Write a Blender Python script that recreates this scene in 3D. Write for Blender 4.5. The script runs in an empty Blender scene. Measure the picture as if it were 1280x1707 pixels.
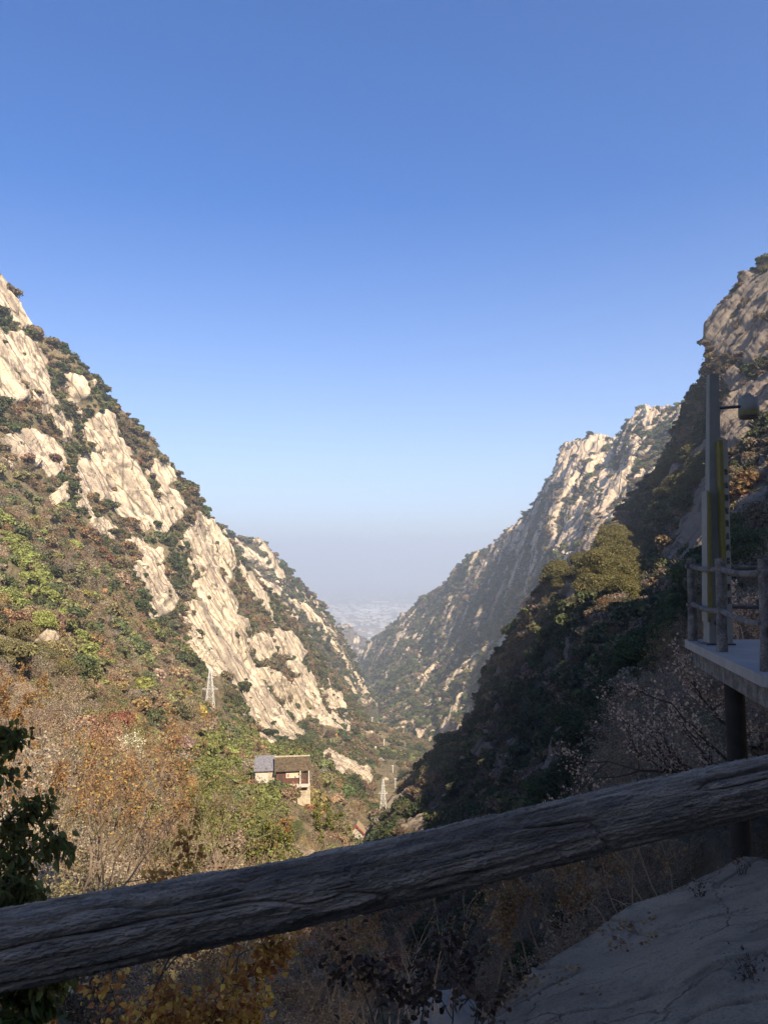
import bpy, math, random
import numpy as np
from mathutils import Vector, Matrix
random.seed(7); np.random.seed(7)
rad = math.radians
SC = bpy.context.scene
C = SC.collection

# ---------------------------------------------------------------- camera, sky, sun, exposure
F = 1340.0; PITCH = rad(3.7)
CP, SP = math.cos(PITCH), math.sin(PITCH)
cam = bpy.data.cameras.new('camera'); camo = bpy.data.objects.new('camera', cam); C.objects.link(camo)
cam.sensor_fit = 'VERTICAL'; cam.sensor_height = 24.0; cam.lens = 24.0*F/1707.0
cam.clip_start = 0.05; cam.clip_end = 200000
camo.rotation_euler = (rad(90)+PITCH, 0, 0)
SC.camera = camo
SUN_EL, SUN_AZ = rad(41), rad(155)          # azimuth measured clockwise from +Y
sun_dir = Vector((math.sin(SUN_AZ)*math.cos(SUN_EL), math.cos(SUN_AZ)*math.cos(SUN_EL), math.sin(SUN_EL)))
sl = bpy.data.lights.new('sun', 'SUN'); sl.energy = 5.0; sl.angle = rad(0.5); sl.color = (1.0, .83, .61)
so = bpy.data.objects.new('sun', sl); C.objects.link(so)
so.rotation_euler = (-sun_dir).to_track_quat('-Z', 'Y').to_euler()
W = bpy.data.worlds.new('World'); SC.world = W; W.use_nodes = True
wn = W.node_tree; bg = wn.nodes['Background']
sky = wn.nodes.new('ShaderNodeTexSky'); sky.sky_type = 'NISHITA'; sky.sun_disc = False
sky.sun_elevation = SUN_EL; sky.sun_rotation = SUN_AZ; sky.altitude = 900
sky.air_density = 1.0; sky.dust_density = 2.4; sky.ozone_density = 6.0
hsn = wn.nodes.new('ShaderNodeHueSaturation'); tcw = wn.nodes.new('ShaderNodeTexCoord'); sxw = wn.nodes.new('ShaderNodeSeparateXYZ'); mrw = wn.nodes.new('ShaderNodeMapRange')
wn.links.new(tcw.outputs['Generated'], sxw.inputs[0]); wn.links.new(sxw.outputs[2], mrw.inputs[0])
mrw.inputs[1].default_value = 0.0; mrw.inputs[2].default_value = .42; mrw.inputs[3].default_value = .80; mrw.inputs[4].default_value = 1.24
wn.links.new(mrw.outputs[0], hsn.inputs['Saturation']); hsn.inputs['Hue'].default_value = .508
wn.links.new(sky.outputs[0], hsn.inputs['Color']); wn.links.new(hsn.outputs[0], bg.inputs[0]); bg.inputs[1].default_value = 0.083
SC.view_settings.view_transform = 'Standard'; SC.view_settings.look = 'None'; SC.view_settings.gamma = 1
SC.view_settings.exposure = 1.3
SC.render.engine = 'CYCLES'
cy = SC.cycles
cy.max_bounces = 5; cy.diffuse_bounces = 3; cy.glossy_bounces = 1; cy.transmission_bounces = 2
cy.volume_bounces = 1; cy.transparent_max_bounces = 6; cy.use_denoising = True
cy.sample_clamp_indirect = 4

# ---------------------------------------------------------------- helpers
def at(px, py, D):
    a = (px-640)/F; b = (853.5-py)/F
    k = D/(CP - b*SP)
    return Vector((k*a, D, k*(b*CP+SP)))
def at_np(px, py, D):
    a = (px-640)/F; b = (853.5-py)/F
    k = D/(CP - b*SP)
    return np.stack([k*a, D, k*(b*CP+SP)], -1)
def proj(P):
    f = P[..., 1]*CP + P[..., 2]*SP; u = -P[..., 1]*SP + P[..., 2]*CP
    f = np.where(f < .1, .1, f)
    return 640+F*P[..., 0]/f, 853.5-F*u/f
rs = np.random.RandomState(3)
PERM = rs.permutation(256).astype(np.int32); PERM = np.concatenate([PERM, PERM])
GR = rs.normal(size=(256, 3)).astype(np.float32); GR /= np.linalg.norm(GR, axis=1)[:, None]
def perlin(P):
    sh = P.shape[:-1]; P = P.reshape(-1, 3).astype(np.float32)
    I = np.floor(P).astype(np.int32); f = P-I; I &= 255
    w = f*f*f*(f*(f*6-15)+10)
    out = 0
    for dx in (0, 1):
        a = PERM[I[:, 0]+dx]; wx = w[:, 0] if dx else 1-w[:, 0]
        for dy in (0, 1):
            b = PERM[((a+I[:, 1]+dy) & 255)]; wy = w[:, 1] if dy else 1-w[:, 1]
            for dz in (0, 1):
                g = GR[PERM[((b+I[:, 2]+dz) & 255)]]; wz = w[:, 2] if dz else 1-w[:, 2]
                d = g[:, 0]*(f[:, 0]-dx)+g[:, 1]*(f[:, 1]-dy)+g[:, 2]*(f[:, 2]-dz)
                out = out + wx*wy*wz*d
    return (out*1.6).reshape(sh)
def fbm(P, n, gain=.5, ridge=False):
    o = 0; a = 1; P = P.copy()
    for i in range(n):
        v = perlin(P)
        if ridge: v = 1-2*np.abs(v)
        o = o+a*v; a *= gain; P = P*2.03+17.3
    return o
def sstep(x, a, b):
    t = np.clip((x-a)/(b-a), 0, 1); return t*t*(3-2*t)
def inpoly(px, py, poly):
    r = np.zeros(px.shape, bool); n = len(poly)
    for i in range(n):
        x0, y0 = poly[i]; x1, y1 = poly[(i+1) % n]
        if y0 == y1: continue
        c = ((y0 > py) != (y1 > py)) & (px < (x1-x0)*(py-y0)/(y1-y0)+x0)
        r ^= c
    return r
def raw_mesh(name, verts, faces_flat, loop_tot, mats=(), mat_idx=None, smooth=False):
    me = bpy.data.meshes.new(name)
    nv = len(verts); nf = len(loop_tot)
    me.vertices.add(nv); me.vertices.foreach_set('co', np.asarray(verts, np.float32).ravel())
    me.loops.add(len(faces_flat)); me.loops.foreach_set('vertex_index', np.asarray(faces_flat, np.int32))
    me.polygons.add(nf)
    st = np.zeros(nf, np.int32); st[1:] = np.cumsum(loop_tot)[:-1]
    me.polygons.foreach_set('loop_start', st); me.polygons.foreach_set('loop_total', np.asarray(loop_tot, np.int32))
    if mat_idx is not None: me.polygons.foreach_set('material_index', np.asarray(mat_idx, np.int32))
    me.polygons.foreach_set('use_smooth', np.full(nf, smooth))
    for m in mats: me.materials.append(m)
    me.update(calc_edges=True)
    return me
def tag(o, label=None, cat=None, group=None, kind=None):
    if label: o['label'] = label
    if cat: o['category'] = cat
    if group: o['group'] = group
    if kind: o['kind'] = kind
    return o
def link(name, me, parent=None, loc=None):
    o = bpy.data.objects.new(name, me); C.objects.link(o)
    if parent is not None: o.parent = parent
    if loc is not None: o.location = loc
    return o

# ---------------------------------------------------------------- materials
def new_mat(name, rough=.9, spec=.2):
    m = bpy.data.materials.new(name); m.use_nodes = True
    b = m.node_tree.nodes['Principled BSDF']; b.inputs['Roughness'].default_value = rough
    b.inputs['Specular IOR Level'].default_value = spec
    return m, m.node_tree, b
class N:
    def __init__(s, t): s.t = t
    def n(s, kind, **kw):
        x = s.t.nodes.new('ShaderNode'+kind)
        for k, v in kw.items(): setattr(x, k, v)
        return x
    def L(s, a, b): s.t.links.new(a, b)
    def val(s, sock, v):
        if isinstance(v, (int, float)): sock.default_value = v
        elif isinstance(v, (tuple, list)): sock.default_value = tuple(v)+((1,) if len(v) == 3 and len(sock.default_value) == 4 else ())
        else: s.L(v, sock)
    def math(s, op, a, b=0.0, c=0.0):
        x = s.n('Math', operation=op); s.val(x.inputs[0], a); s.val(x.inputs[1], b); s.val(x.inputs[2], c); return x.outputs[0]
    def vm(s, op, a, b=None, scale=None):
        x = s.n('VectorMath', operation=op); s.val(x.inputs[0], a)
        if b is not None: s.val(x.inputs[1], b)
        if scale is not None: s.val(x.inputs['Scale'], scale)
        return x.outputs[1] if op == 'DOT_PRODUCT' else x.outputs[0]
    def noise(s, vec, scale, det=5, rough=.55, dist=0):
        x = s.n('TexNoise'); s.L(vec, x.inputs['Vector']); x.inputs['Scale'].default_value = scale
        x.inputs['Detail'].default_value = det; x.inputs['Roughness'].default_value = rough; x.inputs['Distortion'].default_value = dist
        return x.outputs[0]
    def nz3(s, vec, scale):
        x = s.n('TexNoise'); s.L(vec, x.inputs['Vector']); x.inputs['Scale'].default_value = scale; x.inputs['Detail'].default_value = 4; return x.outputs[1]
    def ramp(s, f, stops, inter='LINEAR'):
        x = s.n('ValToRGB'); s.val(x.inputs[0], f); e = x.color_ramp; e.interpolation = inter
        while len(e.elements) < len(stops): e.elements.new(.5)
        for el, (p, c) in zip(e.elements, stops):
            el.position = p; el.color = tuple(c)+(1,) if isinstance(c, (tuple, list)) else (c, c, c, 1)
        return x.outputs[0]
    def mix(s, f, a, b, bt='MIX'):
        x = s.n('Mix', data_type='RGBA', blend_type=bt); s.val(x.inputs[0], f); s.val(x.inputs[6], a); s.val(x.inputs[7], b); return x.outputs[2]
    def bump(s, h, strength, dist, b):
        x = s.n('Bump'); s.L(h, x.inputs['Height']); x.inputs['Strength'].default_value = strength; x.inputs['Distance'].default_value = dist
        s.L(x.outputs[0], b.inputs['Normal'])

def terrain_mat(name, sd, rock=(.64, .53, .38), rock2=(.52, .43, .32), soilA=(.21, .16, .10), soilB=(.13, .12, .065), sc=1.0, streak=.75):
    m, t, b = new_mat(name, .95, .1); g = N(t)
    P = g.n('TexCoord').outputs['Object']
    dt = g.vm('DOT_PRODUCT', P, tuple(sd))
    Q = g.vm('SUBTRACT', P, g.vm('SCALE', tuple(sd), scale=g.math('MULTIPLY', dt, .93)))
    Q2 = g.vm('SUBTRACT', P, g.vm('SCALE', tuple(sd), scale=g.math('MULTIPLY', dt, .75)))
    big = g.noise(P, .02*sc, 3)
    st = g.noise(Q, .35*sc, 6, .6)
    st2 = g.noise(Q, .09*sc, 4, .5)
    fine = g.noise(P, .9*sc, 6, .7)
    rc = g.mix(g.ramp(big, [(.35, 0), (.65, 1)]), rock, rock2)
    dk = g.ramp(st, [(.40, 0), (.50, 1)])
    dk2 = g.ramp(st2, [(.36, .15), (.48, 1)])
    dark = g.math('MULTIPLY', dk, dk2)
    rc = g.mix(g.math('MULTIPLY', g.math('SUBTRACT', 1, dark), streak), rc, (.16, .135, .11))
    rc = g.mix(g.ramp(fine, [(.35, .25), (.6, 0)]), rc, (.25, .2, .15))
    # crack lines between slabs
    v = g.n('TexVoronoi', feature='DISTANCE_TO_EDGE'); g.L(Q2, v.inputs['Vector']); v.inputs['Scale'].default_value = .085*sc
    ck = g.ramp(v.outputs[0], [(.0, 0), (.05, 1)])
    rc = g.mix(g.math('MULTIPLY', g.math('SUBTRACT', 1, ck), .7), rc, (.05, .04, .032))
    stn = g.noise(Q, .035*sc, 5, .7)
    rc = g.mix(g.ramp(stn, [(.36, .55), (.46, 0)]), rc, (.13, .11, .09))
    sv = g.noise(P, .12*sc, 6, .65)
    so_ = g.mix(g.ramp(sv, [(.4, 0), (.6, 1)]), soilA, soilB)
    so_ = g.mix(g.ramp(fine, [(.3, .6), (.6, 0)]), so_, (.035, .03, .02))
    at_ = g.n('Attribute', attribute_name='rock').outputs['Fac']
    mk = g.math('ADD', at_, g.math('MULTIPLY', g.math('SUBTRACT', fine, .5), .9))
    col = g.mix(g.ramp(mk, [(.42, 0), (.55, 1)]), so_, rc)
    g.L(col, b.inputs['Base Color'])
    h = g.math('ADD', g.math('MULTIPLY', st, 1.0), g.math('MULTIPLY', fine, .8))
    h = g.math('ADD', h, g.math('MULTIPLY', ck, .5))
    g.bump(h, .9, 1.2/sc, b)
    return m

# ---------------------------------------------------------------- terrain surfaces from control nets
def cr_axis(A, n, axis):
    """Catmull-Rom resample of A along axis to n samples"""
    A = np.moveaxis(A, axis, 0); m = A.shape[0]
    x = np.linspace(0, m-1, n); i = np.clip(x.astype(int), 0, m-2); t = (x-i).reshape((-1,)+(1,)*(A.ndim-1))
    p0 = A[np.maximum(i-1, 0)]; p1 = A[i]; p2 = A[i+1]; p3 = A[np.minimum(i+2, m-1)]
    r = .5*((2*p1)+(-p0+p2)*t+(2*p0-5*p1+4*p2-p3)*t*t+(-p0+3*p1-3*p2+p3)*t**3)
    return np.moveaxis(r, 0, axis)
def net(cols, K=12):
    """cols: list of lists of (px,py,D); returns K x ncol x 3 resampled by arc length on screen, log depth"""
    out = []
    for c in cols:
        c = np.array(c, float); s = np.r_[0, np.cumsum(np.hypot(np.diff(c[:, 0]), np.diff(c[:, 1])))]
        u = np.linspace(0, s[-1], K)
        out.append(np.stack([np.interp(u, s, c[:, 0]), np.interp(u, s, c[:, 1]), np.interp(u, s, np.log(c[:, 2]))], -1))
    return np.stack(out, 1)
SURF = {}
def surface(name, cols, nr, nc, sd, rockfn, amps, mat, back=(.35, .6), label=None, K=14, warp=None):
    G = net(cols, K)
    G = cr_axis(cr_axis(G, nc, 1), nr, 0)
    P = at_np(G[..., 0], G[..., 1], np.exp(G[..., 2])).astype(np.float32)
    crest = P[0]; nb = 14
    k = (np.arange(nb, 0, -1)/nb).reshape(-1, 1, 1).astype(np.float32)
    off = np.zeros_like(crest); off[:, 1] = crest[:, 1]*back[0]; off[:, 2] = -crest[:, 1]*back[1]
    off[:, 0] = crest[:, 0]*back[0]
    kk = np.concatenate([k, k, k], 2); kk[..., 2] = k[..., 0]**1.6
    Pb = crest[None]+off[None]*kk
    P = np.concatenate([Pb, P], 0)
    nrr = P.shape[0]
    Nn = np.cross(np.gradient(P, axis=1), np.gradient(P, axis=0)); Nn /= np.linalg.norm(Nn, axis=-1, keepdims=True)+1e-9
    s = np.sign((Nn*P).sum(-1, keepdims=True)); s = -np.where(s == 0, 1, s)
    s[:nb] = s[nb]
    Nn = Nn*s
    # smooth the normals a little
    for _ in range(3):
        Nn[1:-1] = (Nn[:-2]+2*Nn[1:-1]+Nn[2:])/4; Nn[:, 1:-1] = (Nn[:, :-2]+2*Nn[:, 1:-1]+Nn[:, 2:])/4
    px, py = proj(P)
    rock = rockfn(P, px, py)
    sdv = np.array(sd, np.float32)
    dt = (P*sdv).sum(-1, keepdims=True)
    Q = P-.85*dt*sdv
    dep = P[..., 1]
    disp = 0
    Q2 = P-.955*dt*sdv
    for kind, lam, amp, n in amps:
        a = amp*np.clip(dep/ (lam*6), 0, 1)
        base = P if kind in 'nr' else Q
        v = fbm(base/lam, n, .5, kind in 'rR')
        if kind == 'T':                      # stepped ledges
            h = P[..., 2]/lam + .8*perlin(P/(lam*3)); fr = h-np.floor(h)
            v = fr**3-.3
        if kind == 'K': v = -np.exp(-np.abs(perlin(Q2/lam)+.16*perlin(P/(lam*.7)))/.06)
        if kind == 'S':
            h = 2.2*(perlin(Q2/lam)+.22*perlin(P/(lam*.9)+7)); fr = h-np.floor(h); v = np.floor(h)+sstep(fr, 0, .14)
        if kind in 'RKS': v = v-v.mean()
        if kind in 'QRTKS': v = v*(.35+.65*np.clip(rock, 0, 1))
        disp = disp+a*v
    disp = disp + rock*np.clip(dep*.004, 0, 3.0)
    P = P+Nn*disp[..., None].astype(np.float32)
    nc_ = P.shape[1]
    idx = np.arange(nrr*nc_, dtype=np.int32).reshape(nrr, nc_)
    q = np.stack([idx[:-1, :-1], idx[1:, :-1], idx[1:, 1:], idx[:-1, 1:]], -1).reshape(-1, 4)
    me = raw_mesh(name, P.reshape(-1, 3), q.ravel(), np.full(len(q), 4), (mat,), smooth=True)
    a = me.attributes.new('rock', 'FLOAT', 'POINT'); a.data.foreach_set('value', rock.astype(np.float32).ravel())
    o = link(name, me); tag(o, label, 'mountain', None, 'structure')
    SURF[name] = dict(P=P, N=Nn, rock=rock, nb=nb, obj=o)
    return o

def polymask(px, py, P, polys, warp=7, lam=18.0, soft=None):
    w1 = fbm(P/lam, 4, .6)*warp; w2 = fbm(P/lam+31.7, 4, .6)*warp
    X = px+w1; Y = py+w2; m = np.zeros(px.shape, bool)
    for p in polys:
        for ox, oy in (soft or [(0, 0)]): m |= inpoly(X+ox, Y+oy, p)
    return m.astype(np.float32)
def blur(a, n=1):
    for _ in range(n):
        a = a.copy(); a[1:-1] = (a[:-2]+2*a[1:-1]+a[2:])/4; a[:, 1:-1] = (a[:, :-2]+2*a[:, 1:-1]+a[:, 2:])/4
    return a

# A: left slope (cliffs above, brushy hillside below)
SD_A = Vector((.42, .30, -.85)).normalized()
colsA = [
 [(-160,300,430),(-160,700,330),(-160,850,230),(-160,1000,120),(-160,1200,45),(-160,1500,14),(-160,1800,8)],
 [(0,455,520),(0,700,440),(0,850,330),(0,980,190),(0,1150,75),(0,1350,27),(0,1550,15),(0,1800,9)],
 [(60,548,540),(60,740,470),(60,900,330),(60,1020,200),(60,1150,95),(60,1350,34),(60,1550,18),(60,1800,10)],
 [(120,597,560),(120,800,500),(120,930,360),(120,1050,220),(120,1180,105),(120,1350,45),(120,1550,22),(120,1800,11)],
 [(205,685,600),(200,880,540),(200,1000,400),(200,1080,280),(200,1200,130),(200,1350,60),(200,1550,26),(200,1800,12)],
 [(290,780,650),(280,900,600),(270,1050,480),(270,1120,330),(270,1220,190),(270,1350,80),(270,1550,32),(270,1800,14)],
 [(345,862,720),(340,1000,640),(335,1100,540),(335,1160,340),(335,1250,200),(335,1350,110),(335,1550,40),(335,1800,16)],
 [(400,932,790),(400,1050,700),(405,1170,600),(405,1240,300),(405,1290,215),(405,1390,125),(405,1550,50),(405,1800,20)],
 [(450,985,860),(455,1100,760),(460,1225,650),(460,1265,265),(460,1320,205),(460,1420,130),(460,1560,65),(460,1800,25)],
 [(500,1048,940),(510,1150,850),(515,1240,700),(515,1280,330),(515,1340,225),(515,1430,140),(515,1560,75),(515,1800,30)],
 [(545,1112,1020),(560,1200,920),(575,1270,640),(580,1330,380),(580,1400,240),(580,1480,150),(580,1600,80),(580,1800,35)],
 [(590,1178,1150),(615,1250,900),(625,1300,700),(628,1350,450),(628,1420,280),(628,1500,180),(628,1600,90),(628,1800,40)],
 [(640,1215,1250),(690,1262,900),(690,1320,640),(690,1380,420),(690,1450,280),(690,1520,180),(690,1600,100),(690,1800,45)],
 [(700,1240,1300),(780,1290,900),(780,1330,640),(780,1400,420),(780,1460,280),(780,1540,180),(780,1620,100),(780,1800,50)],
]
ROCK_A = [
 [(300,905),(318,860),(345,870),(362,905),(375,950),(372,990),(350,985),(330,960)],[(85,660),(100,690),(120,712),(112,735),(90,715),(70,690)],[(430,1120),(455,1150),(480,1180),(505,1190),(500,1160),(470,1140),(450,1115)],
 [(-20,440),(8,470),(30,500),(50,535),(48,545),(20,525),(-5,520),(-30,520)],
 [(-30,535),(10,560),(50,560),(80,595),(75,640),(100,700),(85,705),(60,690),(45,670),(15,665),(-30,640)],
 [(112,628),(130,640),(138,665),(132,668),(112,645)],[(115,672),(135,690),(140,690),(122,668)],[(148,632),(170,650),(172,655),(150,640)],
 [(20,730),(45,725),(75,735),(95,765),(95,790),(70,800),(50,780),(25,760),(0,735)],
 [(140,705),(165,690),(182,700),(180,735),(205,745),(225,770),(235,800),(245,840),(255,830),(270,810),(285,820),(292,850),(285,870),(265,890),(240,882),(210,870),(185,850),(165,835),(140,830),(118,790),(135,760),(165,765),(150,740),(138,725)],
 [(250,785),(262,765),(280,770),(285,800),(272,812),(262,790)],
 [(115,820),(128,815),(140,840),(150,855),(145,858),(125,845)],[(85,830),(98,815),(108,835),(92,842)],[(145,865),(165,862),(190,885),(190,895),(160,885)],
 [(205,905),(240,900),(265,920),(272,950),(262,965),(280,985),(285,1010),(270,1030),(255,1015),(240,985),(215,960),(225,930)],
 [(235,1030),(250,1030),(258,1050),(245,1055)],
 [(322,860),(335,865),(350,900),(356,930),(345,960),(330,955),(305,915),(308,900),(325,905)],
 [(392,935),(408,950),(455,1000),(448,1008),(425,1000),(405,970)],
 [(318,975),(345,965),(370,985),(385,1010),(378,1035),(400,1045),(410,1060),(400,1080),(430,1060),(445,1070),(445,1095),(430,1100),(422,1130),(440,1145),(450,1165),(470,1185),(500,1195),(502,1225),(480,1228),(450,1245),(430,1235),(405,1200),(380,1160),(355,1130),(325,1105),(310,1080),(300,1040),(310,1005),(330,1010)],
 [(455,1055),(480,1060),(500,1090),(490,1105),(470,1090),(455,1085)],[(470,1105),(500,1115),(520,1135),(525,1170),(540,1190),(575,1215),(575,1225),(545,1215),(515,1200),(505,1180),(490,1160),(490,1130)],
 [(535,1150),(560,1165),(570,1195),(560,1195),(540,1170)],
 [(540,1255),(560,1262),(600,1290),(610,1312),(590,1310),(565,1285)],
 [(60,1060),(75,1090),(60,1110),(45,1085)],
]
def rockA(P, px, py):
    m = polymask(px, py, P, ROCK_A, 6, 26.0, [(0, 0), (3.5, 0), (-3.5, 0), (0, 4), (0, -4)])
    dt = (P*np.array(SD_A, np.float32)).sum(-1, keepdims=True); Q = P-.8*dt*np.array(SD_A, np.float32)
    hole = fbm(Q/34+5, 5, .6)
    m = m*sstep(hole, -.85, -.6)
    up = sstep(300.0-P[..., 1], 0, -60)
    speck = sstep(hole+.35*perlin(P/90), .72, .85)*up*.9
    return np.clip(blur(m, 1)+speck, 0, 1)
matA = terrain_mat('granite_and_scrub', SD_A)
surface('cliff_hillside', colsA, 900, 760, SD_A, rockA,
        [('n', 110, 9, 3), ('Q', 26, 4.0, 4), ('S', 26, 1.8, 1), ('K', 15, 3.4, 1), ('K', 6, 1.6, 1), ('Q', 5, .7, 3), ('T', 24, 1.2, 1), ('n', 7, 1.1, 4), ('n', 1.5, .25, 3)], matA,
        label='sunlit valley side with pale granite cliffs above autumn scrub')

# C: farther left ridge
SD_C = Vector((.5, .2, -.85)).normalized()
colsC = [
 [(300,800,1250),(300,950,1200),(300,1200,1150)],
 [(350,868,1300),(350,1000,1230),(350,1200,1150)],
 [(378,888,1350),(380,1000,1250),(400,1200,1150)],
 [(440,910,1400),(445,1000,1300),(460,1220,1150)],
 [(470,942,1450),(480,1020,1350),(500,1240,1150)],
 [(505,978,1500),(515,1060,1400),(530,1260,1150)],
 [(530,1003,1570),(540,1080,1480),(560,1270,1180)],
 [(560,1045,1680),(570,1120,1550),(590,1270,1230)],
 [(585,1095,1800),(592,1140,1700),(605,1270,1290)],
 [(605,1150,1900),(612,1180,1750),(625,1280,1300)],
 [(632,1188,1950),(640,1215,1700),(650,1300,1300)],
]
def rockC(P, px, py):
    sd = np.array(SD_C, np.float32); dt = (P*sd).sum(-1, keepdims=True); Q = P-.75*dt*sd
    v = fbm(Q/17, 4, .6)+.35*perlin(P/70)
    m = sstep(v, .14, .28)
    m = np.maximum(m, polymask(px, py, P, [[(385,900),(405,905),(440,940),(455,945),(450,955),(425,945),(400,935)],[(455,948),(475,960),(482,975),(462,968)],[(398,945),(455,1000),(448,1010),(405,968)],[(595,1135),(612,1160),(608,1168),(596,1150)]], 5, 60))
    return np.clip(m, 0, 1)*(1-sstep(py, 1170, 1200))
matC = terrain_mat('granite_far_ridge', SD_C, soilA=(.11, .085, .06), soilB=(.05, .055, .03), sc=.6)
surface('left_far_ridge', colsC, 420, 420, SD_C, rockC,
        [('n', 200, 14, 3), ('Q', 45, 9, 4), ('S', 30, 3, 1), ('K', 15, 3, 1), ('R', 16, 3, 3), ('n', 12, 2, 4)], matC,
        label='speckled granite ridge farther down the valley')

# D: right far mountain
SD_D = Vector((-.35, -.25, -.9)).normalized()
colsD = [
 [(590,1128,2900),(600,1150,2600),(610,1190,2300),(620,1240,2000)],
 [(608,1092,2800),(615,1140,2400),(625,1190,1950),(640,1250,1500)],
 [(622,1072,2700),(635,1130,2200),(650,1190,1700),(665,1270,1200)],
 [(660,1036,2500),(670,1100,2050),(685,1190,1550),(700,1300,1100)],
 [(700,1003,2350),(710,1100,1900),(730,1190,1400),(740,1320,1000)],
 [(745,968,2150),(750,1080,1750),(765,1190,1250),(775,1330,950)],
 [(780,930,2000),(790,1060,1600),(800,1180,1150),(810,1330,900)],
 [(832,903,1850),(835,1040,1450),(845,1130,1100),(850,1330,850)],
 [(885,850,1700),(880,960,1400),(880,1060,1100),(890,1330,820)],
 [(920,792,1580),(915,900,1300),(915,1020,1000),(920,1330,800)],
 [(945,748,1480),(945,860,1220),(945,980,950),(950,1330,780)],
 [(965,738,1420),(975,850,1160),(975,960,900),(980,1330,760)],
 [(1030,728,1350),(1025,800,1120),(1020,900,850),(1020,1330,740)],
 [(1060,692,1250),(1060,780,1020),(1060,900,800),(1060,1330,720)],
 [(1110,684,1150),(1110,780,900),(1110,900,750),(1110,1330,700)],
 [(1150,668,1080),(1150,760,850),(1150,900,700),(1150,1330,680)],
 [(1210,640,1000),(1210,760,820),(1210,900,680),(1210,1330,660)],
 [(1300,600,950),(1300,760,800),(1300,900,660),(1300,1330,640)],
]
def rockD(P, px, py):
    sd = np.array(SD_D, np.float32); dt = (P*sd).sum(-1, keepdims=True); Q = P-.85*dt*sd
    v = fbm(Q/20, 5, .6)+.35*perlin(P/110)
    bias = sstep(px, 780, 960)*sstep(-py, -1000, -880)*.3-.03*sstep(py, 960, 1100)
    m = sstep(v+bias, .22, .36)
    m = np.maximum(m, polymask(px, py, P, [[(955,738),(1005,738),(1010,760),(985,775),(950,800),(930,810),(935,775)],[(1005,738),(1030,730),(1028,745),(1010,755)],[(1045,695),(1095,690),(1090,710),(1050,715)],[(965,830),(990,800),(980,860),(965,900),(940,930),(950,870)],[(1000,790),(1025,780),(1020,810),(1000,830)],[(1010,800),(1060,770),(1040,830),(1010,860)]], 6, 60))
    return np.clip(m, 0, 1)
matD = terrain_mat('granite_right_mountain', SD_D, rock=(.64,.50,.35), rock2=(.50,.41,.30), soilA=(.10, .075, .055), soilB=(.05, .055, .03), sc=.6)
surface('right_far_mountain', colsD, 620, 620, SD_D, rockD,
        [('n', 260, 8, 3), ('R', 90, 13, 3), ('Q', 40, 8, 4), ('S', 45, 4, 1), ('K', 22, 4, 1), ('R', 16, 3, 3), ('n', 12, 2.2, 4)], matD,
        label='high rocky mountain across the valley with ribs and gullies')

# E: right near slope, in shade
SD_E = Vector((-.62, .1, -.75)).normalized()
colsE = [
 [(590,1440,300),(590,1500,200),(590,1600,110),(590,1800,60)],
 [(618,1388,300),(618,1500,190),(618,1600,100),(618,1800,55)],
 [(650,1335,310),(660,1440,210),(660,1560,110),(660,1800,50)],
 [(690,1288,320),(700,1400,230),(700,1540,110),(700,1800,45)],
 [(730,1248,320),(740,1380,230),(740,1520,110),(740,1800,38)],
 [(775,1210,310),(785,1340,220),(785,1480,110),(785,1800,32)],
 [(810,1160,300),(830,1280,210),(830,1420,110),(830,1600,45),(830,1800,26)],
 [(818,1105,290),(865,1250,200),(880,1400,100),(880,1600,36),(880,1800,20)],
 [(860,1045,270),(910,1200,180),(930,1350,95),(940,1550,32),(940,1800,16)],
 [(908,985,245),(955,1150,160),(975,1300,80),(985,1450,34),(990,1800,12)],
 [(960,945,230),(1000,1100,140),(1020,1250,70),(1030,1400,27),(1040,1800,9)],
 [(1005,935,240),(1040,1040,150),(1060,1200,65),(1070,1350,22),(1080,1500,15),(1080,1800,9)],
 [(1035,850,480),(1055,910,380),(1075,990,200),(1090,1100,90),(1100,1250,40),(1110,1400,16),(1110,1800,9)],
 [(1080,800,465),(1090,880,360),(1110,980,180),(1120,1100,75),(1130,1250,30),(1140,1400,14),(1140,1800,9)],
 [(1130,715,440),(1130,850,330),(1140,980,150),(1150,1100,60),(1160,1250,24),(1170,1400,13),(1170,1800,9)],
 [(1152,655,425),(1160,800,320),(1175,940,150),(1185,1060,60),(1195,1250,21),(1200,1400,12.5),(1200,1800,9)],
 [(1188,605,410),(1195,760,300),(1210,900,150),(1220,1040,60),(1225,1250,20),(1230,1400,12),(1230,1800,9)],
 [(1192,545,405),(1215,700,300),(1240,850,160),(1250,1020,60),(1260,1250,19),(1260,1400,12),(1260,1800,9)],
 [(1222,495,400),(1250,650,300),(1275,820,160),(1290,1000,60),(1300,1250,18),(1300,1400,12),(1300,1800,9)],
 [(1282,430,385),(1300,600,290),(1330,780,150),(1350,1000,55),(1370,1250,17),(1380,1400,12),(1400,1800,9)],
 [(1400,330,350),(1400,550,250),(1420,750,130),(1440,1000,50),(1450,1250,15),(1480,1400,12),(1500,1800,9)],
]
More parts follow.
